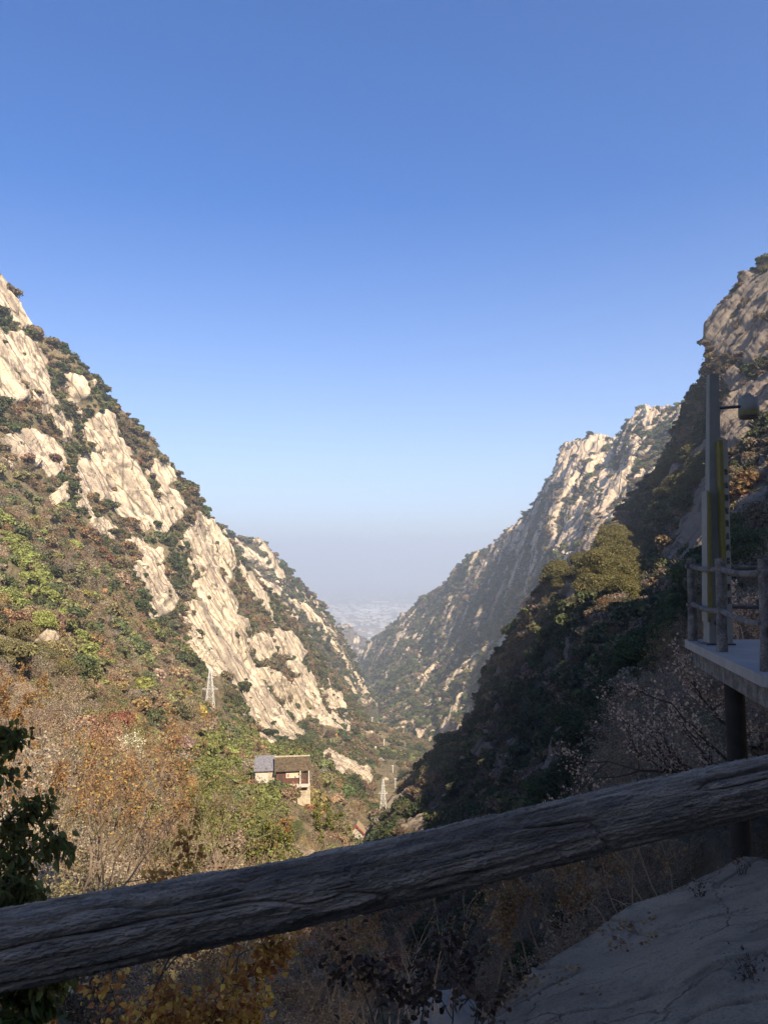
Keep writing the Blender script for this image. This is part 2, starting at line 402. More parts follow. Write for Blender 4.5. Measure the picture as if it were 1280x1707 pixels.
ROCK_E = [
 [(1200,560),(1196,530),(1225,500),(1250,462),(1300,440),(1300,600),(1240,600)],[(1245,640),(1300,620),(1300,700),(1260,720)],
 [(930,985),(975,962),(1000,965),(1010,985),(985,1005),(960,1000),(935,1010)],
 [(1210,620),(1235,610),(1250,640),(1245,700),(1240,735),(1205,740),(1196,700),(1215,670)],
 [(1235,490),(1258,500),(1245,520),(1232,520)],
 [(1190,535),(1240,510),(1290,480),(1290,540),(1250,590),(1195,600)],
 [(1210,705),(1270,690),(1262,730),(1235,770),(1205,780)],
 [(1110,905),(1150,870),(1190,790),(1200,820),(1200,920),(1160,950),(1115,960)],
 [(1215,900),(1250,830),(1290,760),(1290,860),(1250,920),(1215,930)],
 [(1065,1040),(1095,1035),(1085,1065),(1070,1065)],[(1030,1125),(1055,1115),(1060,1125),(1040,1140)],
 [(1120,790),(1160,770),(1190,730),(1190,760),(1150,800),(1100,850)],
]
def rockE(P, px, py):
    m = polymask(px, py, P, ROCK_E, 7, 14.0)
    v = fbm(P/24, 5, .6)
    return np.clip(blur(m)*sstep(v, -.7, -.5)+sstep(v, .62, .8)*sstep(P[..., 1], 60, 130)*.8, 0, 1)
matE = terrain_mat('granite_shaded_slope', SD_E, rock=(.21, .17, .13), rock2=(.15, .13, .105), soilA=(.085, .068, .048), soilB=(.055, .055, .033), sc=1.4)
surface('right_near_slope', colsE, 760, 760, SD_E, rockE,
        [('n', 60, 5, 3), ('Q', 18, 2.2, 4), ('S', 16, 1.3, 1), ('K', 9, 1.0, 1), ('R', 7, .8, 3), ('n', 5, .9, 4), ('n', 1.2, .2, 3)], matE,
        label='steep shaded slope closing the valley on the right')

# M: low hills where the valley opens
SD_M = Vector((.3, -.3, -.9)).normalized()
colsM = [
 [(480,1000,4300),(490,1100,3600),(500,1300,3000)],
 [(530,1020,4250),(540,1100,3600),(550,1300,3000)],
 [(555,1040,4200),(560,1100,3600),(570,1300,3000)],
 [(580,1041,4150),(585,1100,3600),(590,1300,3000)],
 [(592,1055,4100),(597,1110,3600),(600,1300,3000)],
 [(612,1071,4000),(612,1110,3500),(612,1300,3000)],
 [(628,1085,3900),(630,1120,3400),(630,1300,3000)],
 [(690,1120,3800),(690,1160,3400),(690,1300,3000)],
]
def rockM(P, px, py): return sstep(fbm(P/90, 5, .6), .1, .4)*.8
matM = terrain_mat('foothill_scrub', SD_M, soilA=(.17, .12, .075), soilB=(.12, .10, .06), sc=.25)
surface('foothills', colsM, 150, 220, SD_M, rockM, [('n', 400, 30, 3), ('R', 160, 22, 4), ('n', 40, 8, 4)], matM, label='low hazy hills at the mouth of the valley')

# H: unseen mountain added behind and right of camera, shaped to shade foreground and slope
def behind():
    xs = np.linspace(-60, 420, 90); ys = np.linspace(-420, 6, 90)
    X, Y = np.meshgrid(xs, ys)
    # distance from the foot line that passes just behind the viewer
    d = (-(Y)*.75+X*.62)-3.2
    Z = -1.9+np.clip(d, 0, None)*(1.15+.7*np.clip((X-20)/60, 0, 1))
    Z = np.where(d < 0, -1.9+d*1.2, Z)
    Z = np.minimum(np.minimum(Z, 34+np.clip(X-10, 0, None)*1.1+np.clip(X-100, 0, None)*.8), 170)
    P = np.stack([X, Y, Z], -1).astype(np.float32)
    n = fbm(P/40, 4, .5)
    P[..., 2] += n*np.clip(d, 0, 60)*.18
    idx = np.arange(X.size, dtype=np.int32).reshape(X.shape)
    q = np.stack([idx[:-1, :-1], idx[:-1, 1:], idx[1:, 1:], idx[1:, :-1]], -1).reshape(-1, 4)
    me = raw_mesh('shade_mountain', P.reshape(-1, 3), q.ravel(), np.full(len(q), 4), (matE,), smooth=True)
    a = me.attributes.new('rock', 'FLOAT', 'POINT'); a.data.foreach_set('value', sstep(n, 0, .3).astype(np.float32).ravel())
    o = link('shade_mountain', me); tag(o, 'unseen steep mountain side added behind the viewpoint to cast shade', 'mountain', None, 'structure')
behind()

# plain below the mountains
def plain():
    m, t, b = new_mat('plain_fields', 1, 0); g = N(t)
    P = g.n('TexCoord').outputs['Object']
    v = g.n('TexVoronoi'); v.inputs['Scale'].default_value = .0022; g.L(P, v.inputs['Vector'])
    col = g.ramp(g.n('SeparateColor').outputs[0] if False else g.noise(v.outputs['Position'], .5, 1), [(.3, (.10, .10, .07)), (.45, (.24, .18, .12)), (.55, (.13, .14, .09)), (.7, (.26, .20, .15))], 'LINEAR')
    g.L(col, b.inputs['Base Color'])
    R = 60000
    n = 41; xs = np.linspace(-R, R, n); X, Y = np.meshgrid(xs, xs)
    P_ = np.stack([X, Y, np.full_like(X, -600)], -1)
    idx = np.arange(X.size).reshape(X.shape)
    q = np.stack([idx[:-1, :-1], idx[:-1, 1:], idx[1:, 1:], idx[1:, :-1]], -1).reshape(-1, 4)
    o = link('plain', raw_mesh('plain', P_.reshape(-1, 3), q.ravel(), np.full(len(q), 4), (m,)))
    tag(o, 'flat hazy farmland below the mountains', 'ground', None, 'structure')
plain()

# ---------------------------------------------------------------- depth lookup over the terrain
CELL = 2
ZB = np.full((1000, 760), 1e9); ZP = np.zeros((1000, 760, 3), np.float32)
for sn in SURF:
    P = SURF[sn]['P'].reshape(-1, 3)
    ok = P[:, 1] > 2; P = P[ok]
    px, py = proj(P); ix = (px/CELL+40).astype(int); iy = (py/CELL+20).astype(int)
    ok = (ix >= 0) & (ix < 760) & (iy >= 0) & (iy < 1000); ix, iy, Q = ix[ok], iy[ok], P[ok]
    od = np.argsort(-Q[:, 1]); ix, iy, Q = ix[od], iy[od], Q[od]
    tmp = np.full(ZB.shape, 1e9); tmp[iy, ix] = Q[:, 1]
    tp = np.zeros(ZP.shape, np.float32); tp[iy, ix] = Q
    m = tmp < ZB; ZB[m] = tmp[m]; ZP[m] = tp[m]
def zmin(px, py, r=1):
    ix = np.clip((px/CELL+40).astype(int), r, 759-r); iy = np.clip((py/CELL+20).astype(int), r, 999-r)
    o = np.full(px.shape, 1e9)
    for dx in range(-r, r+1):
        for dy in range(-r, r+1): o = np.minimum(o, ZB[iy+dy, ix+dx])
    return o
def ground(px, py):
    ix = int(px/CELL+40); iy = int(py/CELL+20)
    for r in range(2, 12):
        w = ZB[iy-r:iy+r+1, ix-r:ix+r+1]
        if w.min() < 1e8:
            k = np.unravel_index(np.argmin(w), w.shape); return Vector(ZP[iy-r+k[0], ix-r+k[1]].tolist())
    return at(px, py, 100)

# ---------------------------------------------------------------- plants
def plant_mat(name, mode='leaf'):
    m, t, b = new_mat(name, .75, .25); g = N(t)
    a = g.n('Attribute', attribute_name='tint', attribute_type='INSTANCER').outputs['Color']
    lv = g.n('Attribute', attribute_name='lv').outputs['Fac']
    P = g.n('TexCoord').outputs['Object']
    if mode == 'leaf':
        hs = g.n('HueSaturation'); g.L(a, hs.inputs['Color'])
        g.L(g.math('ADD', .47, g.math('MULTIPLY', lv, .06)), hs.inputs['Hue'])
        g.L(g.math('ADD', .45, g.math('MULTIPLY', lv, 1.15)), hs.inputs['Value'])
        g.L(hs.outputs[0], b.inputs['Base Color'])
        tr = g.n('BsdfTranslucent'); g.L(hs.outputs[0], tr.inputs['Color'])
        mx = g.n('MixShader'); mx.inputs[0].default_value = .38
        out = t.nodes['Material Output']; g.L(b.outputs[0], mx.inputs[1]); g.L(tr.outputs[0], mx.inputs[2]); g.L(mx.outputs[0], out.inputs[0])
    else:
        nz = g.noise(P, 9, 3)
        g.L(g.mix(nz, (.055, .042, .032), (.24, .19, .145)), b.inputs['Base Color'])
        g.L(g.mix(.35, g.mix(nz, (.10, .08, .058), (.40, .31, .225)), a), b.inputs['Base Color'])
    return m
LEAF = plant_mat('leaf_mass', 'leaf'); TWIG = plant_mat('twig_bark', 'twig')
def quads_from(cen, nrm, size, aspect=1.5, seed=0):
    """diamond leaves: centres, normals, sizes -> verts (n*4,3)"""
    r = np.random.RandomState(seed); n = len(cen)
    t = r.normal(size=(n, 3)); u = np.cross(nrm, t); u /= np.linalg.norm(u, axis=1)[:, None]+1e-9
    v = np.cross(nrm, u); v /= np.linalg.norm(v, axis=1)[:, None]+1e-9
    s = size[:, None]; k = nrm*s*.25
    return np.stack([cen-u*s*aspect, cen-v*s+k, cen+u*s*aspect, cen+v*s+k], 1).reshape(-1, 3)
def seg_mesh(segs):
    """segs (n,8): a(3), b(3), ra, rb -> triangular prisms"""
    segs = np.asarray(segs, float); a = segs[:, :3]; b = segs[:, 3:6]; d = b-a; d /= np.linalg.norm(d, axis=1)[:, None]+1e-9
    h = np.where(np.abs(d[:, 2:3]) > .9, [[1., 0, 0]], [[0, 0, 1.]]); u = np.cross(d, h); u /= np.linalg.norm(u, axis=1)[:, None]; w = np.cross(d, u)
    vs = []
    for c, r in ((a, segs[:, 6:7]), (b, segs[:, 7:8])):
        for k in range(3):
            an = 2*math.pi*k/3; vs.append(c+r*(math.cos(an)*u+math.sin(an)*w))
    V = np.stack(vs, 1); n = len(segs); base = (np.arange(n)*6)[:, None, None]
    q = np.array([[0, 1, 4, 3], [1, 2, 5, 4], [2, 0, 3, 5]])[None]+base
    return V.reshape(-1, 3), q.reshape(-1, 4)
def combine(name, parts):
    """parts: (verts, quads, material, lv or None)"""
    V, Fc, MI, LV, mats = [], [], [], [], []; off = 0
    for v, q, m, lv in parts:
        if m not in mats: mats.append(m)
        V.append(v); Fc.append(q+off); off += len(v); MI.append(np.full(len(q), mats.index(m)))
        LV.append(lv if lv is not None else np.full(len(q), .5))
    V = np.concatenate(V); Fc = np.concatenate(Fc); MI = np.concatenate(MI); LV = np.concatenate(LV)
    me = raw_mesh(name, V, Fc.ravel(), np.full(len(Fc), 4), mats, MI)
    a = me.attributes.new('lv', 'FLOAT', 'FACE'); a.data.foreach_set('value', LV.astype(np.float32))
    return me
def crown_pts(seed, n, nl=7, flat=.75, inner=.2):
    r = np.random.RandomState(seed); L = []
    for i in range(nl):
        an = r.uniform(0, 6.28); rr = r.uniform(.15, .62) if i else 0
        L.append([rr*math.cos(an), rr*math.sin(an), r.uniform(.45, 1.05)*(1.15-rr*.55), r.uniform(.32, .52)])
    L = np.array(L); k = r.randint(0, nl, n); d = r.normal(size=(n, 3)); d /= np.linalg.norm(d, axis=1)[:, None]
    d[:, 2] = np.where(d[:, 2] < -.35, -d[:, 2], d[:, 2])
    rad_ = L[k, 3]*np.where(r.rand(n) < inner, r.uniform(.3, .9, n), r.uniform(.85, 1.12, n))
    c = L[k, :3]+d*rad_[:, None]*np.array([1, 1, flat])
    nn = d+r.normal(size=(n, 3))*.75; nn /= np.linalg.norm(nn, axis=1)[:, None]
    return c, nn, r.rand(n)
def grow(seed, stems, levels, spread=.55, curl=.25, h=1.0, r0=.012, kids=3, up=.3):
    r = np.random.RandomState(seed); segs, tips = [], []
    def rec(p, d, ln, rr, lv):
        n = 3
        for i in range(n):
            d2 = d+r.normal(size=3)*curl*.5; d2[2] += up*.12; d2 /= np.linalg.norm(d2); q = p+d2*ln/n
            segs.append([*p, *q, rr*(1-.25*i/n), rr*(1-.25*(i+1)/n)]); p = q; d = d2
            if lv > 0 and i > 0:
                for _ in range(kids if i == n-1 else max(1, kids-1)):
                    dd = d+r.normal(size=3)*spread; dd /= np.linalg.norm(dd); rec(p, dd, ln*r.uniform(.5, .8), rr*.55, lv-1)
        if lv == 0: tips.append(p)
    for i in range(stems):
        an = r.uniform(0, 6.28); t = r.uniform(.05, .75)
        d = np.array([math.cos(an)*t, math.sin(an)*t, 1.]); d /= np.linalg.norm(d)
        rec(np.array([math.cos(an)*.05, math.sin(an)*.05, -.05]), d, h*r.uniform(.35, .55), r0*r.uniform(.7, 1.2), levels)
    return np.array(segs), np.array(tips)
SPLIT = {}
def split_combine(name, parts):
    me = combine(name, parts); SPLIT[me.name] = [combine(nm, [p]) for nm, p in zip(('crown', 'stems') if parts[0][2] is LEAF else ('stems', 'leaves'), parts)]
    return me
def leafy(name, seed, n=800, size=.075, nl=7, trunk=True, flat=.75):
    c, nn, lv = crown_pts(seed, n, nl, flat)
    r = np.random.RandomState(seed+5)
    cv = quads_from(c, nn, size*r.uniform(.6, 1.4, n), 1.3, seed)
    q = np.arange(n*4).reshape(-1, 4)
    parts = [(cv, q, LEAF, lv)]
    if trunk:
        s, _ = grow(seed, 2, 1, .6, .3, 1.5, .035, 3); v2, q2 = seg_mesh(s); parts.append((v2, q2, TWIG, None))
    return split_combine(name, parts)
def twiggy(name, seed, stems=9, levels=3, nleaf=500, size=.022, r0=.012, kids=2):
    s, tips = grow(seed, stems, levels, .55, .3, 1.0, r0, kids)
    m = np.abs(s[:, [0, 1]]).max()
    v, q = seg_mesh(s); parts = [(v, q, TWIG, None)]
    if nleaf:
        r = np.random.RandomState(seed); c = tips[r.randint(0, len(tips), nleaf)]+r.normal(size=(nleaf, 3))*.035
        nn = r.normal(size=(nleaf, 3)); nn[:, 2] += .7; nn /= np.linalg.norm(nn, axis=1)[:, None]
        parts.append((quads_from(c, nn, size*r.uniform(.6, 1.4, nleaf), 1.5, seed), np.arange(nleaf*4).reshape(-1, 4), LEAF, r.rand(nleaf)))
    return split_combine(name, parts)
# templates: 0-2 far crowns, 3-5 nearer crowns, 6-8 twiggy far, 9-11 twiggy near
TM = [leafy('tree_crown', 1+i, 760, .082, 8) for i in range(3)]
TM += [leafy('leafy_tree', 11+i, 6500, .029, 12) for i in range(3)]
TM += [twiggy('scrub_bush', 21+i, 9, 2, 520, .026, .014, 2) for i in range(3)]
TM += [twiggy('bare_bush', 31+i, 10, 3, 2200, .0125, .009, 2) for i in range(3)]

PTS = []      # (P, scale xyz, rotz, tint, template, kind)
def scatter(sn, rfun, kfun, seed, extra=None, dmax=1e9, pick=None):
    S = SURF[sn]; P = S['P'][S['nb']-1:]; R = S['rock'][S['nb']-1:]; r = np.random.RandomState(seed)
    A = P[:-1, :-1]; e1 = P[1:, :-1]-A; e2 = P[:-1, 1:]-A
    area = np.linalg.norm(np.cross(e1, e2), axis=-1); rk = R[:-1, :-1]
    px, py = proj(A); D = A[..., 1]
    rad_ = rfun(D, px, py)
    w = area/(rad_**2)*kfun(D, px, py, rk)
    w[(D < 7) | (px < -60) | (px > 1340) | (py > 1790) | (py < 380)] = 0
    tot = w.sum(); n = int(tot); idx = r.choice(w.size, n, p=(w/tot).ravel())
    a, b = r.rand(2, n, 1); Bx = P[1:, 1:].reshape(-1, 3)[idx]; A0 = A.reshape(-1, 3)[idx]; A1 = P[1:, :-1].reshape(-1, 3)[idx]; A2 = P[:-1, 1:].reshape(-1, 3)[idx]
    Q = A0*(1-a)*(1-b)+A1*a*(1-b)+A2*(1-a)*b+Bx*a*b
    rr = rad_.ravel()[idx]*np.clip(np.exp(r.normal(size=n)*.42)*.9, .35, 2.1)
    T = Q.copy(); T[:, 2] += rr*1.2; qx, qy = proj(T); z = zmin(qx, qy, 1)
    keep = Q[:, 1]-rr*2 < z*1.12
    return Q[keep], rr[keep], qx[keep], qy[keep], r
def add(Q, rr, tint, tm, kind, r, zs=None):
    n = len(Q); sc = np.stack([rr*r.uniform(.85, 1.2, n), rr*r.uniform(.85, 1.2, n), rr*(zs if zs is not None else r.uniform(.75, 1.15, n))], 1)
    Q = Q.copy(); Q[:, 2] -= np.where(tm < 3, .45, np.where(tm < 6, .15, .05))*sc[:, 2]
    PTS.append((Q, sc, r.uniform(0, 6.28, n), tint, tm, np.full(n, kind), rr))
def palette(Q, pal, r, lam, jit=.25):
    """pal: list of (weight, rgb); spatially clustered choice"""
    v = fbm(Q.astype(np.float32)/lam, 3)*.45+.5+r.normal(size=len(Q))*.16
    order = np.argsort(np.argsort(v))/len(v)
    cw = np.cumsum([p[0] for p in pal]); cw = cw/cw[-1]; k = np.searchsorted(cw, order); k = np.clip(k, 0, len(pal)-1)
    c = np.array([p[1] for p in pal])[k]*np.exp(r.normal(size=(len(Q), 1))*jit)*(1+r.normal(size=(len(Q), 3))*.06)
    return np.clip(c, .01, .6), k
GREEN = (.10, .105, .042); DGREEN = (.068, .082, .034); OLIVE = (.14, .125, .055); BROWN = (.18, .13, .08); RUST = (.21, .13, .065); GREY = (.21, .17, .125)
ORANGE = (.22, .145, .065); YELLOW = (.27, .22, .06); LIME = (.165, .175, .05); RED = (.19, .06, .045)
# A: cliffs
def rA(D, px, py): return np.interp(D, [8, 25, 60, 150, 260, 420, 900], [.9, 1.5, 2.0, 2.2, 2.6, 3.3, 4.0])
def kA(D, px, py, rk):
    cliff = sstep(D, 330, 420)
    return (.55*cliff+.5*(1-cliff))*sstep(.45-rk, 0, .2)+.012
Q, rr, qx, qy, r = scatter('cliff_hillside', rA, kA, 1)
low = (Q[:, 1] < 400)
# cliff part
q, s = Q[~low], rr[~low]
t, k = palette(q, [(3, DGREEN), (4, GREEN), (2, OLIVE), (3, BROWN), (2, BROWN), (1, RUST)], r, 45)
tw = (k >= 3) & (r.rand(len(q)) < .35)
tm = np.where(tw, r.randint(6, 9, len(q)), r.randint(0, 3, len(q)))
add(q, s, t, tm, 0, r)
q, s = Q[low], rr[low]
x, y = qx[low], qy[low]
t, k = palette(q, [(2, DGREEN), (2.5, GREEN), (3, OLIVE), (4, BROWN), (6, GREY), (6, BROWN), (3, RUST), (.5, ORANGE), (1.2, LIME), (.3, YELLOW)], r, 22)
# bands the photograph shows: a yellow-green belt and an olive patch round the houses
belt = np.abs(y-(860+(x-0)*1.45))/1.0 < 22+10*np.sin(x*.05); belt &= (x < 165)
t[belt & (r.rand(len(q)) < .75)] = np.array(LIME)
grn = inpoly(x, y, [(330,1200),(420,1190),(520,1240),(440,1420),(330,1400)]) & (r.rand(len(q)) < .55)
t[grn] = np.array(LIME)*.75
u_ = r.rand(len(q)); t[u_ < .0035] = np.array(RED)
bare = (np.isin(k, [3, 4, 5, 6]) | ((q[:, 1] < 110) & (r.rand(len(q)) < .85))) & ~belt & ~grn & (r.rand(len(q)) < .9)
gg = bare & (k < 3); t[gg] = np.array(GREY)*1.1
gd = (q[:, 1] < 110) & ~bare & (k < 3); t[gd] = np.array(OLIVE)
bare |= (q[:, 1] < 60)
near = q[:, 1] < 170
tm = np.where(bare, np.where(near, r.randint(9, 12, len(q)), r.randint(6, 9, len(q))), np.where(near, r.randint(3, 6, len(q)), r.randint(0, 3, len(q))))
t = np.clip(t*1.28+.012, 0, .6)
add(q, s, t, tm, 1, r)
# C
Q, rr, qx, qy, r = scatter('left_far_ridge', lambda D, px, py: np.interp(D, [1100, 2000], [5.5, 7.5]), lambda D, px, py, rk: .5*sstep(.45-rk, 0, .25)+.015, 2)
t, k = palette(Q, [(4, DGREEN), (4, GREEN), (2, BROWN), (2, GREY)], r, 120)
add(Q, rr, t, r.randint(0, 3, len(Q)), 2, r)
# D
Q, rr, qx, qy, r = scatter('right_far_mountain', lambda D, px, py: np.interp(D, [700, 1200, 2900], [3.8, 5.0, 8.0]), lambda D, px, py, rk: .5*sstep(.45-rk, 0, .25)+.02, 3)
t, k = palette(Q, [(3, DGREEN), (5, (.095, .115, .04)), (3, OLIVE), (3, BROWN), (1, GREY)], r, 110)
add(Q, rr, t, r.randint(0, 3, len(Q)), 3, r)
# foothills
Q, rr, qx, qy, r = scatter('foothills', lambda D, px, py: 11+0*D, lambda D, px, py, rk: .12*sstep(.5-rk, 0, .25), 4)
t, k = palette(Q, [(4, GREEN), (4, BROWN), (2, GREY)], r, 250)
add(Q, rr, t, r.randint(0, 3, len(Q)), 3, r)
# E
Q, rr, qx, qy, r = scatter('right_near_slope', lambda D, px, py: np.interp(D, [8, 30, 100, 250, 480], [.8, 1.2, 1.75, 2.4, 2.7]), lambda D, px, py, rk: .5*sstep(.45-rk, 0, .2)+.01, 5)
t, k = palette(Q, [(5, DGREEN), (3, GREEN), (3, BROWN), (3, GREY), (1, RUST)], r, 30, .15)
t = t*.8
kn = inpoly(qx, qy, [(905,990),(925,930),(960,880),(1060,870),(1060,975),(1000,975),(960,960),(930,975)]) | (inpoly(qx, qy, [(1085,800),(1110,750),(1180,730),(1190,790),(1110,820)]))
t[kn] = np.array((.12, .105, .04)); rr[kn] *= 1.15
top = (qy < 700) & (qx > 1180) & (r.rand(len(Q)) < .5); t[top] = np.array(BROWN)*.7
bare = ((k >= 2) & ~kn & (r.rand(len(Q)) < .45)) | ((Q[:, 1] < 75) & (r.rand(len(Q)) < .93))
t[bare & (k < 2)] = np.array(GREY)*.8; near = Q[:, 1] < 110
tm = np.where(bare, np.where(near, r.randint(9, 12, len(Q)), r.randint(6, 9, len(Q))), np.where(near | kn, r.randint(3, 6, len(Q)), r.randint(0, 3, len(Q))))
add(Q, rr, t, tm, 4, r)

Pq = np.concatenate([p[0] for p in PTS]); Sq = np.concatenate([p[1] for p in PTS]); Rz = np.concatenate([p[2] for p in PTS])
Tq = np.concatenate([p[3] for p in PTS]); Mq = np.concatenate([p[4] for p in PTS]); Kq = np.concatenate([p[5] for p in PTS]); RRq = np.concatenate([p[6] for p in PTS])
# keep-out zones round the house, the masts, the viewpoint and the platform
def clear_px(poly, dmin, dmax):
    global Pq, Sq, Rz, Tq, Mq, Kq, RRq
    X, Y = proj(Pq); k = ~(inpoly(X, Y, poly) & (Pq[:, 1] > dmin) & (Pq[:, 1] < dmax))
    Pq, Sq, Rz, Tq, Mq, Kq, RRq = Pq[k], Sq[k], Rz[k], Tq[k], Mq[k], Kq[k], RRq[k]
KEEPOUT = [([(338,1105),(372,1105),(376,1205),(334,1205)], 20, 900), ([(628,1286),(664,1262),(664,1350),(655,1365),(626,1365)], 60, 2000), ([(634,1222),(650,1222),(650,1250),(634,1250)], 60, 2500), ([(612,1186),(634,1186),(634,1212),(612,1212)], 60, 2500), ([(572,1372),(616,1372),(616,1425),(572,1425)], 40, 420), ([(440,1280),(522,1280),(522,1352),(505,1385),(488,1385),(480,1325),(440,1318)], 50, 250), ([(418,1255),(520,1255),(520,1345),(495,1345),(490,1300),(425,1300)], 150, 248), ([(575,1368),(612,1368),(612,1400),(575,1400)], 60, 420), ([(1130,900),(1400,900),(1400,1150),(1130,1150)], 0, 30)]
for poly, a, b in KEEPOUT: clear_px(poly, a, b)
print('plants', len(Pq), [int((Kq == i).sum()) for i in range(5)])

KINDN = {0: ('cliff_bush', 'rounded bush rooted on the pale granite cliffs', 'bush', 'bushes rooted on the pale granite cliffs'),
         1: ('hillside_bush', 'autumn bush among the scrub covering the sunny left hillside', 'bush', 'autumn bushes on the sunny left hillside'),
         2: ('ridge_tree', 'small dark tree on the speckled far ridge', 'tree', 'small trees on the speckled far ridge'),
         3: ('mountain_tree', 'dark green tree between rock ribs of the far mountain', 'tree', 'trees between the rock ribs of the far mountain'),
         4: ('shaded_tree', 'bush or tree on the shadowed slope at the right', 'tree', 'bushes and trees on the shadowed right slope')}
STUFFN = {0: ('cliff_scrub', 'mass of small bushes filling ledges between the pale slabs'), 1: ('hillside_scrub', 'tangled autumn scrub blanketing the sunny hillside'),
          2: ('ridge_scrub', 'dark scrub sprinkled over the farther left ridge'), 3: ('mountain_scrub', 'dark green scrub in the gullies of the far mountain'), 4: ('shaded_scrub', 'dense dark scrub covering the shadowed slope')}
def scatter_nodes():
    ng = bpy.data.node_groups.new('scatter_plants', 'GeometryNodeTree')
    ng.interface.new_socket('Geometry', in_out='INPUT', socket_type='NodeSocketGeometry'); ng.interface.new_socket('Geometry', in_out='OUTPUT', socket_type='NodeSocketGeometry')
    nd = ng.nodes; gi = nd.new('NodeGroupInput'); go = nd.new('NodeGroupOutput')
    ip = nd.new('GeometryNodeInstanceOnPoints'); jn = nd.new('GeometryNodeJoinGeometry')
    for o in reversed(TOBJ):
        oi = nd.new('GeometryNodeObjectInfo'); oi.inputs['Object'].default_value = o; oi.inputs['As Instance'].default_value = True
        ng.links.new(oi.outputs['Geometry'], jn.inputs[0])
    def att(nm, ty):
        a = nd.new('GeometryNodeInputNamedAttribute'); a.data_type = ty; a.inputs[0].default_value = nm; return a.outputs[0]
    ng.links.new(gi.outputs[0], ip.inputs['Points']); ng.links.new(jn.outputs[0], ip.inputs['Instance'])
    ip.inputs['Pick Instance'].default_value = True
    ng.links.new(att('pick', 'INT'), ip.inputs['Instance Index'])
    er = nd.new('FunctionNodeEulerToRotation'); ng.links.new(att('rot', 'FLOAT_VECTOR'), er.inputs[0]); ng.links.new(er.outputs[0], ip.inputs['Rotation'])
    ng.links.new(att('scl', 'FLOAT_VECTOR'), ip.inputs['Scale']); ng.links.new(ip.outputs[0], go.inputs[0])
    return ng
# individuals: of every kind the ones that show largest
X, Y = proj(Pq+np.array([0, 0, 1.])*RRq[:, None]); Zm = zmin(X, Y, 1)
vis = (X > 6) & (X < 1274) & (Y > 435) & (Y < 1690) & (Pq[:, 1]-1.5*RRq < Zm)
railtop = np.interp(X, [0, 1280], [1513, 1262]); railbot = np.interp(X, [0, 1280], [1650, 1352])
vis &= ~((Y > railtop-6) & (Y < railbot+6))
size = RRq/Pq[:, 1]*vis
indiv = np.zeros(len(Pq), bool); TOBJ = [None]*12
for kd, nmax in ((0, 280), (1, 290), (2, 120), (3, 240), (4, 280)):
    ids = np.where(Kq == kd)[0]; ids = ids[np.argsort(-size[ids])][:nmax]; ids = ids[size[ids] > 0]; indiv[ids] = True
    nm, lb, ct, gp = KINDN[kd]
    for i in ids:
        # largest individuals of each template may be kept as sources of the scattered mass
        big = size[i]*F > 13 and TOBJ[int(Mq[i])] is not None
        o = bpy.data.objects.new(nm, None) if big else link(nm, TM[int(Mq[i])])
        if big: C.objects.link(o)
        o.location = Pq[i].tolist(); o.rotation_euler = (0, 0, float(Rz[i])); o.scale = Sq[i].tolist()
        o['tint'] = [float(c) for c in Tq[i]]+[1.0]
        if big:
            for pm in SPLIT[TM[int(Mq[i])].name]:
                ch = link(pm.name.split('.')[0], pm, o); ch['tint'] = o['tint']
        tag(o, lb, ct, gp)
        if TOBJ[int(Mq[i])] is None: TOBJ[int(Mq[i])] = o
for j in range(12):
    if TOBJ[j] is None:
        i = np.where((Mq == j) & ~indiv)[0][0]; nm, lb, ct, gp = KINDN[int(Kq[i])]; indiv[i] = True
        o = link(nm, TM[j]); o.location = Pq[i].tolist(); o.scale = Sq[i].tolist(); o['tint'] = [float(c) for c in Tq[i]]+[1.0]; tag(o, lb, ct, gp); TOBJ[j] = o
NG = scatter_nodes()
for kd in range(5):
    m = (Kq == kd) & ~indiv; n = int(m.sum())
    me = bpy.data.meshes.new(STUFFN[kd][0]); me.vertices.add(n); me.vertices.foreach_set('co', Pq[m].astype(np.float32).ravel())
    rot = np.zeros((n, 3), np.float32); rot[:, 2] = Rz[m]; tilt = np.random.RandomState(kd).normal(size=(n, 2))*.12; rot[:, :2] = tilt
    for nm, ty, data, key in (('rot', 'FLOAT_VECTOR', rot, 'vector'), ('scl', 'FLOAT_VECTOR', Sq[m], 'vector'), ('tint', 'FLOAT_COLOR', np.c_[Tq[m], np.ones(n)], 'color'), ('pick', 'INT', Mq[m], 'value')):
        a = me.attributes.new(nm, ty, 'POINT'); a.data.foreach_set(key, np.ascontiguousarray(data, np.int32 if ty == 'INT' else np.float32).ravel())
    o = link(STUFFN[kd][0], me); md = o.modifiers.new('scatter', 'NODES'); md.node_group = NG
    tag(o, STUFFN[kd][1], 'scrub', None, 'stuff')

